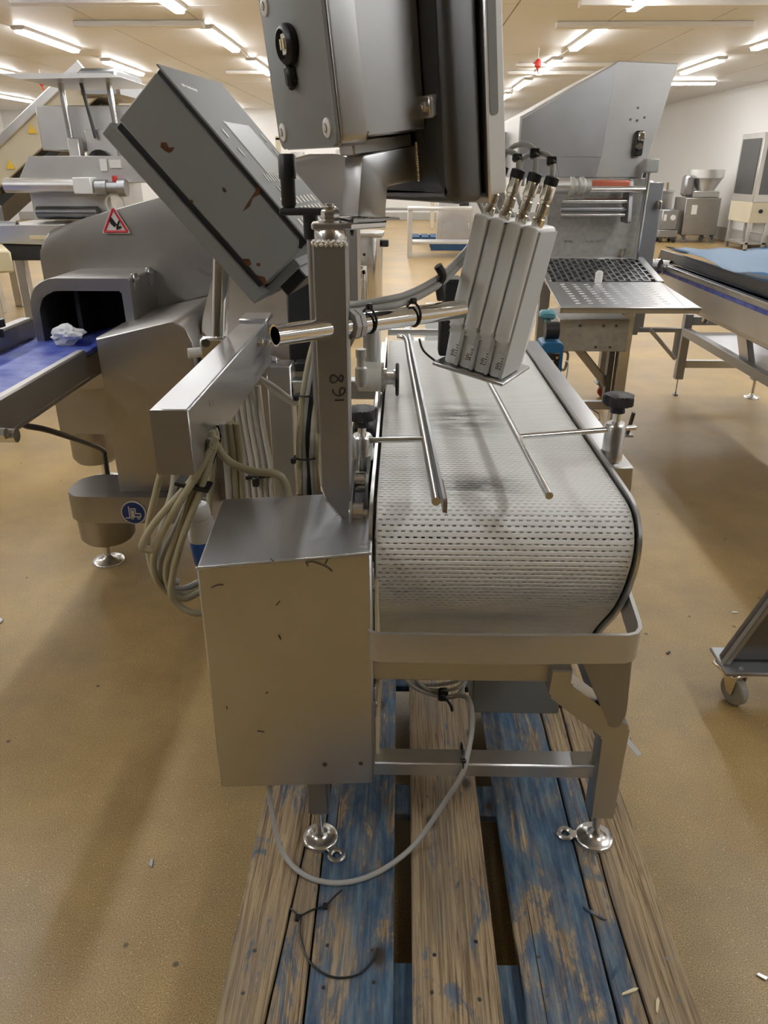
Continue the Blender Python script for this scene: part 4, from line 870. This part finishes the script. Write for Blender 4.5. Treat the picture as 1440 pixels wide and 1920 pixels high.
for x in (-4.9, -3.5): B().box(x, 9.1, 0, x + .09, 9.2, 1.2 + (x + 4.9) * .7, .004).done('stand', 'steel_far', ic); B().box(x, 9.6, 0, x + .09, 9.7, 1.2 + (x + 4.9) * .7, .004).done('stand', 'steel_far', ic)
sc2 = thing('belt_conveyor', 'short blue belt conveyor with cream end block at the left edge', 'conveyor', (-3.4, 5.6, 0))
cdir = frame(V((-2.70, 5.15, 0)), V((-.86, -.51, 0)).normalized(), V((.51, -.86, 0)).normalized() * -1, ZZ)
B().box(0, -.0, .93, 2.2, .02, 1.07, .004, cdir).done('side_rail', 'alu_white', sc2)
B().box(.02, .02, 1.03, 2.2, .5, 1.05, .003, cdir).done('belt', 'blue_belt', sc2)
B().box(0, .5, .93, 2.2, .52, 1.07, .004, cdir).done('side_rail', 'alu_white', sc2)
B().box(-.10, .0, .96, .0, .52, 1.10, .012, cdir).done('end_block', 'cream_end', sc2)
B().box(.10, .0, .28, .17, .10, .93, .006, cdir).done('leg', 'steel', sc2); B().box(.10, .40, .0, .17, .50, .93, .006, cdir).done('leg', 'steel', sc2); B().box(1.9, .0, 0, 1.97, .1, .93, .006, cdir).done('leg', 'steel', sc2)
B().box(.10, .0, .0, .17, .10, .28, .006, cdir).done('leg', 'steel', sc2)
B().box(.25, .10, .35, 1.6, .45, .85, .01, cdir).done('drive_box', 'cable_white', sc2)
B().box(.0, .0, .16, 1.2, .06, .20, .004, cdir).done('tie_bar', 'steel', sc2)

# ------------------------------------------------------------------ hopper machine at right
hp = thing('hopper_machine', 'stainless hopper machine with perforated drip tray and big slanted hopper', 'machine', (1.2, 4.9, 0))
B().prism([(.69, 1.545), (.69, 1.88), (1.235, 2.16), (1.575, 2.145), (1.455, 1.545)], 'y', 5.0, 6.3, .006).done('hopper', 'steel_far', hp)
B().prism([(.70, 1.66), (.70, 1.865), (1.22, 2.145), (1.195, 1.66)], 'y', 4.994, 5.002, .002).done('side_sheet', 'steel_sheet', hp)
B().prism([(.95, 1.55), (.92, 1.655), (1.19, 1.655), (1.17, 1.55)], 'y', 4.994, 5.002, .002).done('lower_sheet', 'steel_sheet', hp)
B().prism([(.72, 1.50), (.72, 1.65), (.90, 1.65), (.95, 1.50)], 'y', 4.97, 5.0, .004).done('corner_plate', 'steel_dull', hp)
B().box(.55, 5.6, 1.3, .70, 6.4, 1.82, .004).done('rear_panel', 'steel_sheet', hp)
lc = B().box(1.375, 4.955, 1.665, 1.425, 5.0, 1.80, .008).done('latch', 'black', hp)
B().box(1.385, 4.94, 1.745, 1.425, 4.96, 1.795, .008).cyl((1.395, 4.93, 1.715), (1.395, 4.96, 1.715), .018, n=10).done('latch_lever', 'nickel', lc)
for (x, z) in ((1.34, 1.86), (1.375, 1.92), (1.42, 1.87), (1.38, 1.855)): B().cyl((x, 4.992, z), (x, 5.0, z), .006, n=8).done('rivet', 'steel_dark', hp)
B().box(.90, 5.0, 1.06, 1.50, 5.05, 1.545, .004).done('back_plate', 'zinc_plate', hp)
for x in (1.03, 1.065, 1.165, 1.20, 1.235): B().lathe([(.013, 0), (.013, .004), (.006, .005)], (x, 5.0, 1.185), (0, -1, 0), 14).done('screw', 'steel', hp)
B().prism([(5.0, .60), (5.0, 1.50), (5.12, 1.53), (5.8, 1.44), (5.8, .60)], 'x', 1.50, 1.56, .004).box(1.49, 4.98, .62, 1.585, 5.02, 1.52, .003).done('side_column', 'steel_dull', hp)
B().box(1.55, 4.93, 1.37, 1.575, 4.98, 1.42, .004).done('column_latch', 'nickel', hp)
B().cyl((1.46, 4.93, 1.08), (1.47, 4.93, 1.60), .016, n=12).done('conduit', 'steel_bright', hp)
B().box(1.435, 4.88, 1.575, 1.51, 4.97, 1.65, .006).done('junction_box', 'cable_grey', hp)
rs_ = [((.72, 4.80, 1.505), (1.02, 4.80, 1.505), .045, 'steel_far'), ((1.10, 4.80, 1.485), (1.42, 4.80, 1.485), .020, 'steel_bright'), ((.95, 4.85, 1.42), (1.35, 4.85, 1.42), .016, 'steel_bright'), ((.95, 4.85, 1.375), (1.34, 4.85, 1.375), .016, 'steel_dull'), ((.95, 4.83, 1.345), (1.33, 4.83, 1.345), .010, 'steel_bright')]
for p, q, r, m in rs_: B().cyl(p, q, r, n=14).done('roller', m, hp)
B().lathe([(.04, 0), (.055, .01), (.055, .03), (.042, .045), (.042, .055), (.055, .065), (.055, .085), (.042, .10), (.042, .13)], (.97, 4.80, 1.50), (1, 0, 0), 18).done('coupling', 'zinc_plate', hp)
B().box(1.10, 4.82, 1.475, 1.34, 4.9, 1.535, .01).done('conveyor_belt', 'orange_belt', hp)
B().prism(rp([(4.78, 1.30, .02), (4.84, 1.54, .02), (4.97, 1.54), (4.95, 1.30, .02)], 3), 'x', 1.34, 1.36).done('roller_bracket', 'steel_dull', hp)
# drip tray: perforated upper part and slotted lower plate, sloping towards the viewer
tA, tB_, tC = V((0, 4.98, 1.085)), V((0, 4.52, 1.0)), V((0, 4.05, .93))
def sl_frame(a, b): d = (b - a).normalized(); return frame(V((.84, a.y, a.z)), V((1, 0, 0)), d, d.cross(V((1, 0, 0))))
M1 = sl_frame(tA, tB_); L1 = (tB_ - tA).length; M2 = sl_frame(tB_, tC); L2 = (tC - tB_).length
g1 = B()
ncol = 17
for i in range(ncol + 1): g1.box(.03 + i * .61 / ncol - .005, .03, -.004, .03 + i * .61 / ncol + .005, L1 - .01, .004, 0, M1)
for i in range(ncol):
    for j in range(6):
        y = .03 + ((j + (.5 if i % 2 else 0)) * .075); g1.box(.03 + i * .61 / ncol, y, -.003, .03 + (i + 1) * .61 / ncol, y + .014, .0035, 0, M1)
g1.done('grate', 'steel_dull', hp, kind='stuff')
B().box(0, 0, -.02, .03, L1, .006, .002, M1).box(.64, 0, -.02, .68, L1, .006, .002, M1).box(0, -.01, -.02, .68, .03, .006, .002, M1).done('tray_frame', 'steel', hp)
B().box(.02, .02, -.03, .66, L1, -.022, 0, M1).done('tray_pan', 'steel_dark', hp)
fp = B().box(0, 0, -.012, .66, L2, 0, .002, M2).prism([(.66, 0), (.66, L2), (.74, L2)], 'z', -.012, 0, 0, M2).box(0, L2 - .012, -.03, .735, L2, .002, .002, M2).done('slotted_plate', 'steel_sheet', hp)
s2 = B()
for i in range(8):
    for j in range(9): s2.box(.07 + i * .068 + j * .003, .05 + j * .043, .0, .095 + i * .068 + j * .003, .062 + j * .043, .0015, 0, M2)
s2.done('bright_slot_strips', 'alu_white', fp, kind='stuff')  # raised pale strips; the brightness of the slots is put into their colour
B().lathe([(.022, 0), (.022, .05), (.014, .062)], M2 @ V((.30, -.0, .0)), (0, -.15, 1), 12).done('white_clip', 'white_plastic', hp)
B().lathe([(.012, 0), (.012, .04), (.018, .045), (.018, .055)], M1 @ V((.55, .0, .0)), (0, 0, 1), 10).done('hinge_pin', 'nickel', hp)
B().box(.88, 4.25, .655, 1.275, 4.62, .835, .004).done('motor_box', 'zinc_plate', hp)
for (x, z) in ((1.0, .80), (1.13, .80), (1.2, .80), (1.10, .68), (1.18, .68)): B().cyl((x, 4.245, z), (x, 4.25, z), .008, n=8).done('screw', 'steel_dark', hp)
B().box(1.285, 4.42, .11, 1.35, 4.49, .86, .004).done('leg', 'steel_bright', hp)
B().box(1.25, 4.49, .25, 1.285, 4.55, .66, .003).done('leg', 'steel_dark', hp)
B().box(.62, 4.42, .11, .69, 4.49, .90, .004).done('leg', 'steel', hp)
B().box(.69, 4.43, .26, 1.285, 4.47, .31, .003).done('crossbar', 'steel', hp)
B().box(.95, 5.3, .11, 1.02, 5.37, 1.05, .003).done('leg', 'steel_dull', hp)
B().box(1.50, 5.6, .11, 1.57, 5.67, .7, .003).done('leg', 'steel_dull', hp)
b = B(); a1, c1 = V((.99, .66)), V((1.26, .36)); slab(b, a1, c1, 0, .05, 4.52, 4.56); b.done('brace', 'steel', hp)
B().prism(rp([(1.30, .81), (1.52, .81), (1.52, .65), (1.50, .65), (1.50, .79), (1.30, .79)]), 'y', 4.12, 4.16).done('tray_bracket', 'steel_dull', hp)
slab(B(), (1.34, .80), (1.50, .64), 0, .02, 4.10, 4.14).done('tray_strut', 'steel', hp)
def caster(parent, x, y, z0, wr=.05, wm='red_wheel', fm='steel_dull', ang=0.):
    M = frame(V((x, y, z0)), V((math.cos(ang), math.sin(ang), 0)), V((-math.sin(ang), math.cos(ang), 0)), ZZ)
    c = B().box(-.05, -.05, wr * 2.35, .05, .05, wr * 2.35 + .012, .003, M).done('caster', fm, parent)
    B().prism([(-.03, wr * 2.35), (.04, wr * 2.35), (.03, wr * .8), (.01, wr * .8)], 'y', -.024, -.019, .001, M).prism([(-.03, wr * 2.35), (.04, wr * 2.35), (.03, wr * .8), (.01, wr * .8)], 'y', .019, .024, .001, M).done('fork', fm, c)
    w0 = M @ V((.02, -.016, wr)); B().lathe([(wr * .4, 0), (wr * .92, .001), (wr, .006), (wr, .026), (wr * .92, .031), (wr * .4, .032)], w0, M.to_3x3() @ V((0, 1, 0)), 22).done('wheel', wm, c)
    return c
caster(hp, 1.33, 4.46, 0, .045, 'red_wheel', 'zinc_plate'); caster(hp, .655, 4.46, 0, .045); caster(hp, .985, 5.33, 0, .045); caster(hp, 1.535, 5.63, 0, .045)
B().box(1.23, 4.38, .10, 1.43, 4.54, .115, .004).done('caster_plate', 'zinc_plate', hp)
B().cyl((1.395, 4.40, .115), (1.41, 4.38, .26), .012, n=8).done('brake_lever', 'steel_dark', hp)
wk = B()
for k in range(5): wk.tube([(1.02 + k * .035, 4.62, .20), (1.02 + k * .035, 4.60, .10), (1.06 + k * .035, 4.50, .10), (1.08 + k * .035, 4.48, .17)], .004, 5, 2)
wk.tube([(1.0, 4.62, .20), (1.20, 4.60, .22), (1.24, 4.48, .18), (1.06, 4.46, .17)], .004, 5, 2); wk.done('wire_basket', 'steel_dark', hp)
cab([(.95, 4.4, .66), (.93, 4.42, .55), (.98, 4.45, .50), (.99, 4.44, .60), (.94, 4.42, .62)], .008, 'cable_beige', 'motor_cable', 'beige cable curling below the dirty motor box of the hopper machine')

# ------------------------------------------------------------------ conveyor with blue film at right
rc = thing('sorting_conveyor', 'long stainless conveyor with blue belt edge running along the right side', 'conveyor', (2.2, 4.6, 0))
B().prism([(2.3, .80), (2.3, 1.0), (5.5, 1.0), (5.62, .97), (5.62, .92), (5.4, .80)], 'x', 1.82, 1.86, .004).done('side_panel', 'steel_sheet', rc)
B().box(1.812, 2.3, .935, 1.822, 5.45, .955).done('belt_edge', 'blue_belt', rc)
B().prism([(2.3, 1.0), (2.3, 1.075), (5.7, 1.07), (5.75, 1.0)], 'x', 1.86, 1.88, .003).done('guide', 'steel_dark', rc)
B().box(1.86, 2.3, .94, 2.62, 5.6, .955).done('belt', 'black_soft', rc)
B().box(1.79, 2.3, .985, 1.86, 5.3, 1.0, .003).done('edge_strip', 'steel_bright', rc)
B().box(2.62, 2.3, .80, 2.66, 5.6, 1.07, .004).done('side_panel', 'steel', rc)
B().lathe([(.02, 0), (.045, .005), (.045, .10), (.05, .105), (.05, .14), (.03, .145)], (1.62, 5.35, 1.0), (.75, -.65, 0), 16).done('drum_motor_end', 'steel_bright', rc)
B().cyl((1.66, 5.6, .97), (1.86, 5.45, .97), .05, n=14).done('tail_roller', 'steel', rc)
B().box(2.10, 5.66, .13, 2.16, 5.72, .62, .004).done('leg', 'steel_dull', rc); foot(rc, 2.13, 5.69, 0, .14, .02, None, 'steel_dull')
B().box(2.66, 5.60, .14, 2.72, 5.66, .80, .004).done('leg', 'steel_dull', rc); foot(rc, 2.69, 5.63, 0, .15, .06)
B().box(2.16, 5.66, .54, 2.70, 5.71, .60, .003).done('crossbar', 'steel_dull', rc)
B().box(2.16, 5.66, .22, 2.66, 5.71, .275, .003).done('crossbar', 'steel', rc)
B().box(2.10, 3.0, .46, 2.15, 5.66, .52, .003).done('side_bar', 'steel_dull', rc)
B().box(2.15, 3.0, .50, 2.66, 5.55, .51).done('shelf', 'steel_sheet', rc)
B().prism([(4.6, .51), (4.75, .51), (5.0, .82), (4.85, .82)], 'x', 2.14, 2.18, .003).done('riser', 'steel', rc)
B().prism([(3.3, .51), (3.45, .51), (3.45, .82), (3.3, .82)], 'x', 2.14, 2.18, .003).done('riser', 'steel', rc)
B().box(1.9, 2.4, .74, 2.6, 5.3, .80, .01).done('belly_pan', 'steel', rc)
B().tube([(2.18, 5.5, .60), (2.20, 5.45, .68), (2.28, 5.35, .69), (2.32, 5.3, .66)], .025, 10).done('elbow', 'steel_bright', rc)
fl = bmesh.new(); nx, ny = 10, 16; gv = []
for j in range(ny + 1):
    for i in range(nx + 1):
        x = 1.80 + i / nx * .74; y = 2.7 + j / ny * 2.75
        z = 1.088 + .012 * math.sin(y * 5.2) * (1 - i / nx) + .02 * abs(math.sin(i * .9)) * (j > ny - 3) + (.035 if i in (0, nx) else 0) * (.5 + .5 * math.sin(y * 7)); gv.append(fl.verts.new((x, y, z)))
for j in range(ny):
    for i in range(nx): fl.faces.new([gv[j * (nx + 1) + i], gv[j * (nx + 1) + i + 1], gv[(j + 1) * (nx + 1) + i + 1], gv[(j + 1) * (nx + 1) + i]])
bmesh.ops.solidify(fl, geom=fl.faces[:], thickness=.003)
me = bpy.data.meshes.new('film'); fl.to_mesh(me); fl.free(); me.materials.append(MATS['film_blue'])
for p in me.polygons: p.use_smooth = True
tag(link('plastic_film', me), 'loose pale blue plastic film lying over the right conveyor', 'film')
# castor frame at the lower right edge
cf = thing('wheeled_frame', 'dark stainless frame leg on a swivel castor at the right picture edge', 'trolley', (1.2, 2.1, 0))
B().prism([(1.055, .146), (1.50, .146), (1.62, .78), (1.32, .78), (1.08, .20)], 'y', 2.03, 2.06, .004).done('leg_plate', 'steel_dark', cf)
B().box(1.045, 1.965, .128, 1.50, 2.11, .142, .004).done('base_flange', 'steel_dull', cf)
B().prism([(1.05, .142), (1.07, .142), (1.325, .76), (1.305, .76)], 'y', 2.005, 2.03, .003).done('edge_bar', 'steel_dull', cf)
B().prism([(1.29, .77), (1.65, .77), (1.65, .80), (1.29, .80)], 'y', 1.95, 2.15, .003).done('top_plate', 'steel_dull', cf)
for p in ((1.10, 1.99), (1.20, 1.99)): B().lathe([(.008, 0), (.006, .004)], (p[0], p[1], .142), n=10).done('bolt', 'steel_bright', cf)
caster(cf, 1.095, 2.02, 0, .050, 'rubber', 'nickel', math.radians(-70)); caster(cf, 1.45, 2.04, 0, .048, 'rubber', 'nickel', .5)
# ------------------------------------------------------------------ things in the middle distance
bn = thing('steel_bin', 'round-cornered stainless tank standing behind the square post', 'tank', (-.42, 9.6, 0))
B().prism(rp([(-.70, 9.4, .08), (-.24, 9.4, .12), (-.24, 9.9, .12), (-.70, 9.9, .08)], 6), 'z', .08, .86, .01).done('body', 'steel_bright', bn)
B().prism(rp([(-.72, 9.38, .08), (-.22, 9.38, .12), (-.22, 9.92, .12), (-.72, 9.92, .08)], 6), 'z', .86, .90, .006).done('rim', 'steel', bn)
for x in (-.65, -.3):
    for y in (9.45, 9.85): B().cyl((x, y, 0), (x, y, .10), .025, n=8).done('foot', 'black', bn)
B().lathe([(.018, 0), (.018, .02)], (-.45, 9.4, .66), (0, -1, 0), 12).done('stud', 'black', bn)
B().box(-.24, 9.45, .74, -.16, 9.55, .82, .01).done('latch', 'black', bn)
cs = thing('open_crate', 'dark steel open-frame stand beside the tank behind the post', 'stand', (-.55, 8.4, 0))
for x in (-.62, -.42):
    for y in (8.2, 8.6): B().box(x, y, 0, x + .035, y + .035, .60, .004).done('upright', 'steel', cs)
B().box(-.62, 8.2, .58, -.385, 8.235, .62, .003).box(-.62, 8.6, .58, -.385, 8.635, .62, .003).box(-.42, 8.2, .58, -.385, 8.635, .62, .003).box(-.62, 8.2, .58, -.585, 8.635, .62, .003).done('top_frame', 'steel', cs)
B().box(-.58, 8.25, .05, -.43, 8.6, .50, .004).done('inner_box', 'steel_dark', cs)
dp = thing('white_tray_stack', 'pale grey plastic tray machine part low behind the far end of the belt', 'tray', (.35, 4.4, 0))
B().box(.02, 4.15, .55, .52, 4.9, .60, .01).prism([(.05, .60), (.02, .76), (.05, .77), (.09, .60)], 'y', 4.15, 4.6).box(.15, 4.6, .60, .50, 4.9, .82, .01).done('tray', 'alu_white', dp)
B().box(.06, 4.2, 0, .12, 4.26, .55, .003).done('leg', 'steel', dp); B().box(.44, 4.2, 0, .50, 4.26, .55, .003).done('leg', 'steel', dp); B().box(.06, 4.8, 0, .12, 4.86, .55, .003).done('leg', 'steel', dp); B().box(.44, 4.8, 0, .50, 4.86, .55, .003).done('leg', 'steel', dp)
B().box(.0, 4.10, .42, .50, 4.6, .55, .004).done('under_box', 'black_soft', dp)
# table with steel cabinet, pallets
tbk = thing('steel_table', 'long bare stainless work table far behind the chrome tube', 'table', (1.0, 15.5, 0))
B().box(.11, 15.4, .86, 1.95, 16.1, .91, .006).done('top', 'steel_far', tbk); B().box(.15, 15.45, .25, 1.9, 16.05, .29, .004).done('shelf', 'steel_far', tbk)
for x in (.11, 1.86):
    for y in (15.42, 16.0): B().box(x, y, 0, x + .09, y + .09, .86, .004).done('leg', 'steel_far', tbk)
cbx = thing('steel_cabinet', 'square stainless cabinet on a pallet seen under the far table', 'cabinet', (1.15, 17.3, 0))
B().box(.75, 17.0, .16, 1.55, 17.7, 1.02, .01).done('body', 'steel_far', cbx); B().box(.83, 16.985, .22, 1.47, 17.0, .96, .004).done('door', 'steel_sheet', cbx)
B().box(1.2, 16.97, .86, 1.4, 16.99, .94, .004).done('control_strip', 'black', cbx); B().box(1.40, 16.95, .4, 1.43, 16.985, .55, .004).done('handle', 'steel_bright', cbx)
def far_pallet(x, y, lab):
    t = thing('wooden_pallet', lab, 'pallet', (x, y, 0), 'pallets below the far table')
    for k in range(5): B().box(x + k * .21, y, .12, x + k * .21 + .16, y + 1.0, .145).done('board', 'pallet_far', t)
    for yy in (y, y + .45, y + .9):
        B().box(x, yy, .02, x + 1.0, yy + .1, .12).done('bearer', 'pallet_far', t)
        B().box(x, yy, 0, x + 1.0, yy + .1, .02).done('bottom_board', 'pallet_far', t)
far_pallet(.62, 16.85, 'dark blue pallet carrying the cabinet under the far table'); far_pallet(.25, 18.4, 'dark blue pallet poking out left behind the far table')
for i, (x, y, w, lab) in enumerate(((-3.3, 21.5, 1.8, 'tall overhead steel rail frame standing far back left of the touch panel'), (-.6, 23, 1.4, 'narrow steel stand against the back wall behind the touch panel tube'))):
    t = thing('rail_frame', lab, 'frame', (x, y, 0))
    for dx in (0, w): B().box(x + dx, y, 0, x + dx + .12, y + .12, 2.35 if i == 0 else 1.2, .01).done('upright', 'beige_paint', t)
    for z in ((2.25, 1.85, 1.2) if i == 0 else (1.15, .5)): B().box(x, y, z, x + w + .12, y + .1, z + .07, .01).done('rail', 'steel_dull', t)
# far machines between terminal and head
fm = thing('tumbler', 'pale round-shouldered machine far behind the black crank handle', 'machine', (-1.6, 17, 0))
B().prism(rp([(-2.4, .1), (-2.4, 1.25, .25), (-.9, 1.35, .3), (-.9, .1)], 8), 'y', 17, 18.2, .03).done('body', 'steel_far', fm); B().cyl((-2.2, 17.3, 1.2), (-2.2, 17.3, 1.9), .15).box(-1.4, 17.2, 1.2, -1.2, 17.4, 1.95, .02).done('upper_part', 'steel_far', fm)
B().box(-2.35, 17.1, 0, -2.2, 18.1, .1).done('base', 'steel_dull', fm); B().box(-1.1, 17.1, 0, -.95, 18.1, .1).done('base', 'steel_dull', fm)
# filling machines by the right wall
mx_ = thing('filler_cart', 'boxy stainless filler on castors with a funnel hopper by the right wall', 'machine', (7.0, 19.1, 0))
B().box(6.55, 18.8, .17, 7.35, 19.6, .97, .01).done('cabinet', 'beadblast', mx_)
B().lathe([(.20, 0), (.22, .14), (.37, .40), (.40, .42), (.40, .60), (.37, .60), (.35, .43), (.18, .14)], (7.05, 19.2, .97), n=28, cap=False).done('funnel', 'steel_far', mx_)
B().box(6.72, 18.95, .97, 7.35, 19.45, 1.12, .02).done('neck_block', 'steel_far', mx_)
B().box(6.50, 18.9, 1.0, 6.72, 19.2, 1.45, .05).done('side_panel', 'steel_dull', mx_)
B().box(6.70, 18.775, .62, 6.82, 18.80, .82, .004).done('label_plate', 'sign_white', mx_)
for x in (6.62, 7.28):
    for y in (18.87, 19.53): caster(mx_, x, y, 0, .065, 'steel_dull', 'steel_dark')
kt = thing('mixing_kettle', 'round stainless kettle on a stand left of the filler by the right wall', 'machine', (6.2, 20.3, 0))
B().lathe([(.30, 0), (.52, .06), (.55, .14), (.55, .62), (.57, .64), (.57, .68)], (6.15, 20.3, .42), n=28).done('kettle', 'steel_far', kt)
B().box(5.6, 20.0, .10, 6.7, 20.6, .42, .01).done('base', 'steel_dull', kt); B().box(5.75, 20.4, .9, 6.1, 20.8, 1.6, .03).done('control_box', 'white_plastic', kt)
B().box(5.78, 20.385, 1.15, 6.02, 20.4, 1.55).done('dark_window', 'black', kt)
B().cyl((6.5, 20.2, 1.1), (6.5, 20.2, 1.28), .08).done('valve', 'nickel', kt)
for x in (5.68, 6.6):
    for y in (20.1, 20.5): caster(kt, x, y, 0, .04, 'black', 'steel_dark')
pm2 = thing('pump_unit', 'small stainless pump box on castors in front of the kettle', 'machine', (6.2, 18.9, 0))
B().box(6.05, 18.8, .28, 6.42, 19.2, .72, .02).done('body', 'steel_dull', pm2); B().cyl((6.3, 18.78, .55), (6.3, 18.8, .55), .06).box(6.09, 18.785, .48, 6.15, 18.80, .62).done('label_plate', 'sign_white', pm2)
B().box(6.02, 18.78, .12, 6.45, 19.22, .28, .01).done('tray', 'steel_dull', pm2)
for x in (6.08, 6.38):
    for y in (18.86, 19.14): caster(pm2, x, y, 0, .045, 'black', 'steel_dark')
dr = thing('glazed_cabinet', 'tall steel framed cabinet with grey window at the right edge', 'cabinet', (7.5, 17.2, 0))
B().box(7.25, 16.9, .95, 7.7, 18.0, 2.25, .01).done('frame', 'steel_far', dr); B().box(7.235, 17.0, 1.1, 7.25, 17.9, 2.15).box(7.35, 16.885, 1.1, 7.65, 16.9, 2.15).done('window', 'steel_dark', dr)
B().box(7.25, 16.9, .55, 7.7, 18.0, .95, .01).done('drawer_unit', 'beige_paint', dr)
for x in (7.26, 7.62):
    for y in (16.92, 17.9): B().box(x, y, 0, x + .07, y + .07, .55, .004).done('leg', 'steel_far', dr)
B().lathe([(.04, 0), (.04, .03)], (7.45, 16.9, .78), (0, -1, 0), 12).done('dial', 'black', dr)
B().box(7.25, 16.92, .12, 7.69, 17.97, .16, .004).done('shelf', 'steel_far', dr)
# bits on the floor
wsr = tag(B().ring((-1.555, 2.42, .004), (0, 0, 1), .013, .006, 20, 6, .6).done('washer', 'sign_white'), 'small white ring washer lying on the floor at left', 'washer')
for i, (x, y, lab, m) in enumerate(((1.33, 2.55, 'small white chip on the floor right of the conveyor clamp', 'sign_white'), (.98, 2.27, 'tiny black fragment on the floor left of the castor frame', 'black'), (-.62, 1.33, 'curled dark sliver on the floor beside the pallet left edge', 'steel_dull'), (.80, 1.07, 'shiny pebble-like fragment on the floor right of the pallet', 'steel'))):
    M = MX.Translation((x, y, 0)) @ MX.Rotation(i * .9, 4, 'Z')
    tag(B().prism([(-.012, -.004), (.010, -.006), (.014, .002), (-.006, .006)], 'z', 0, .004, .001, M).done('floor_scrap', m), lab, 'scrap', 'scraps on the floor')
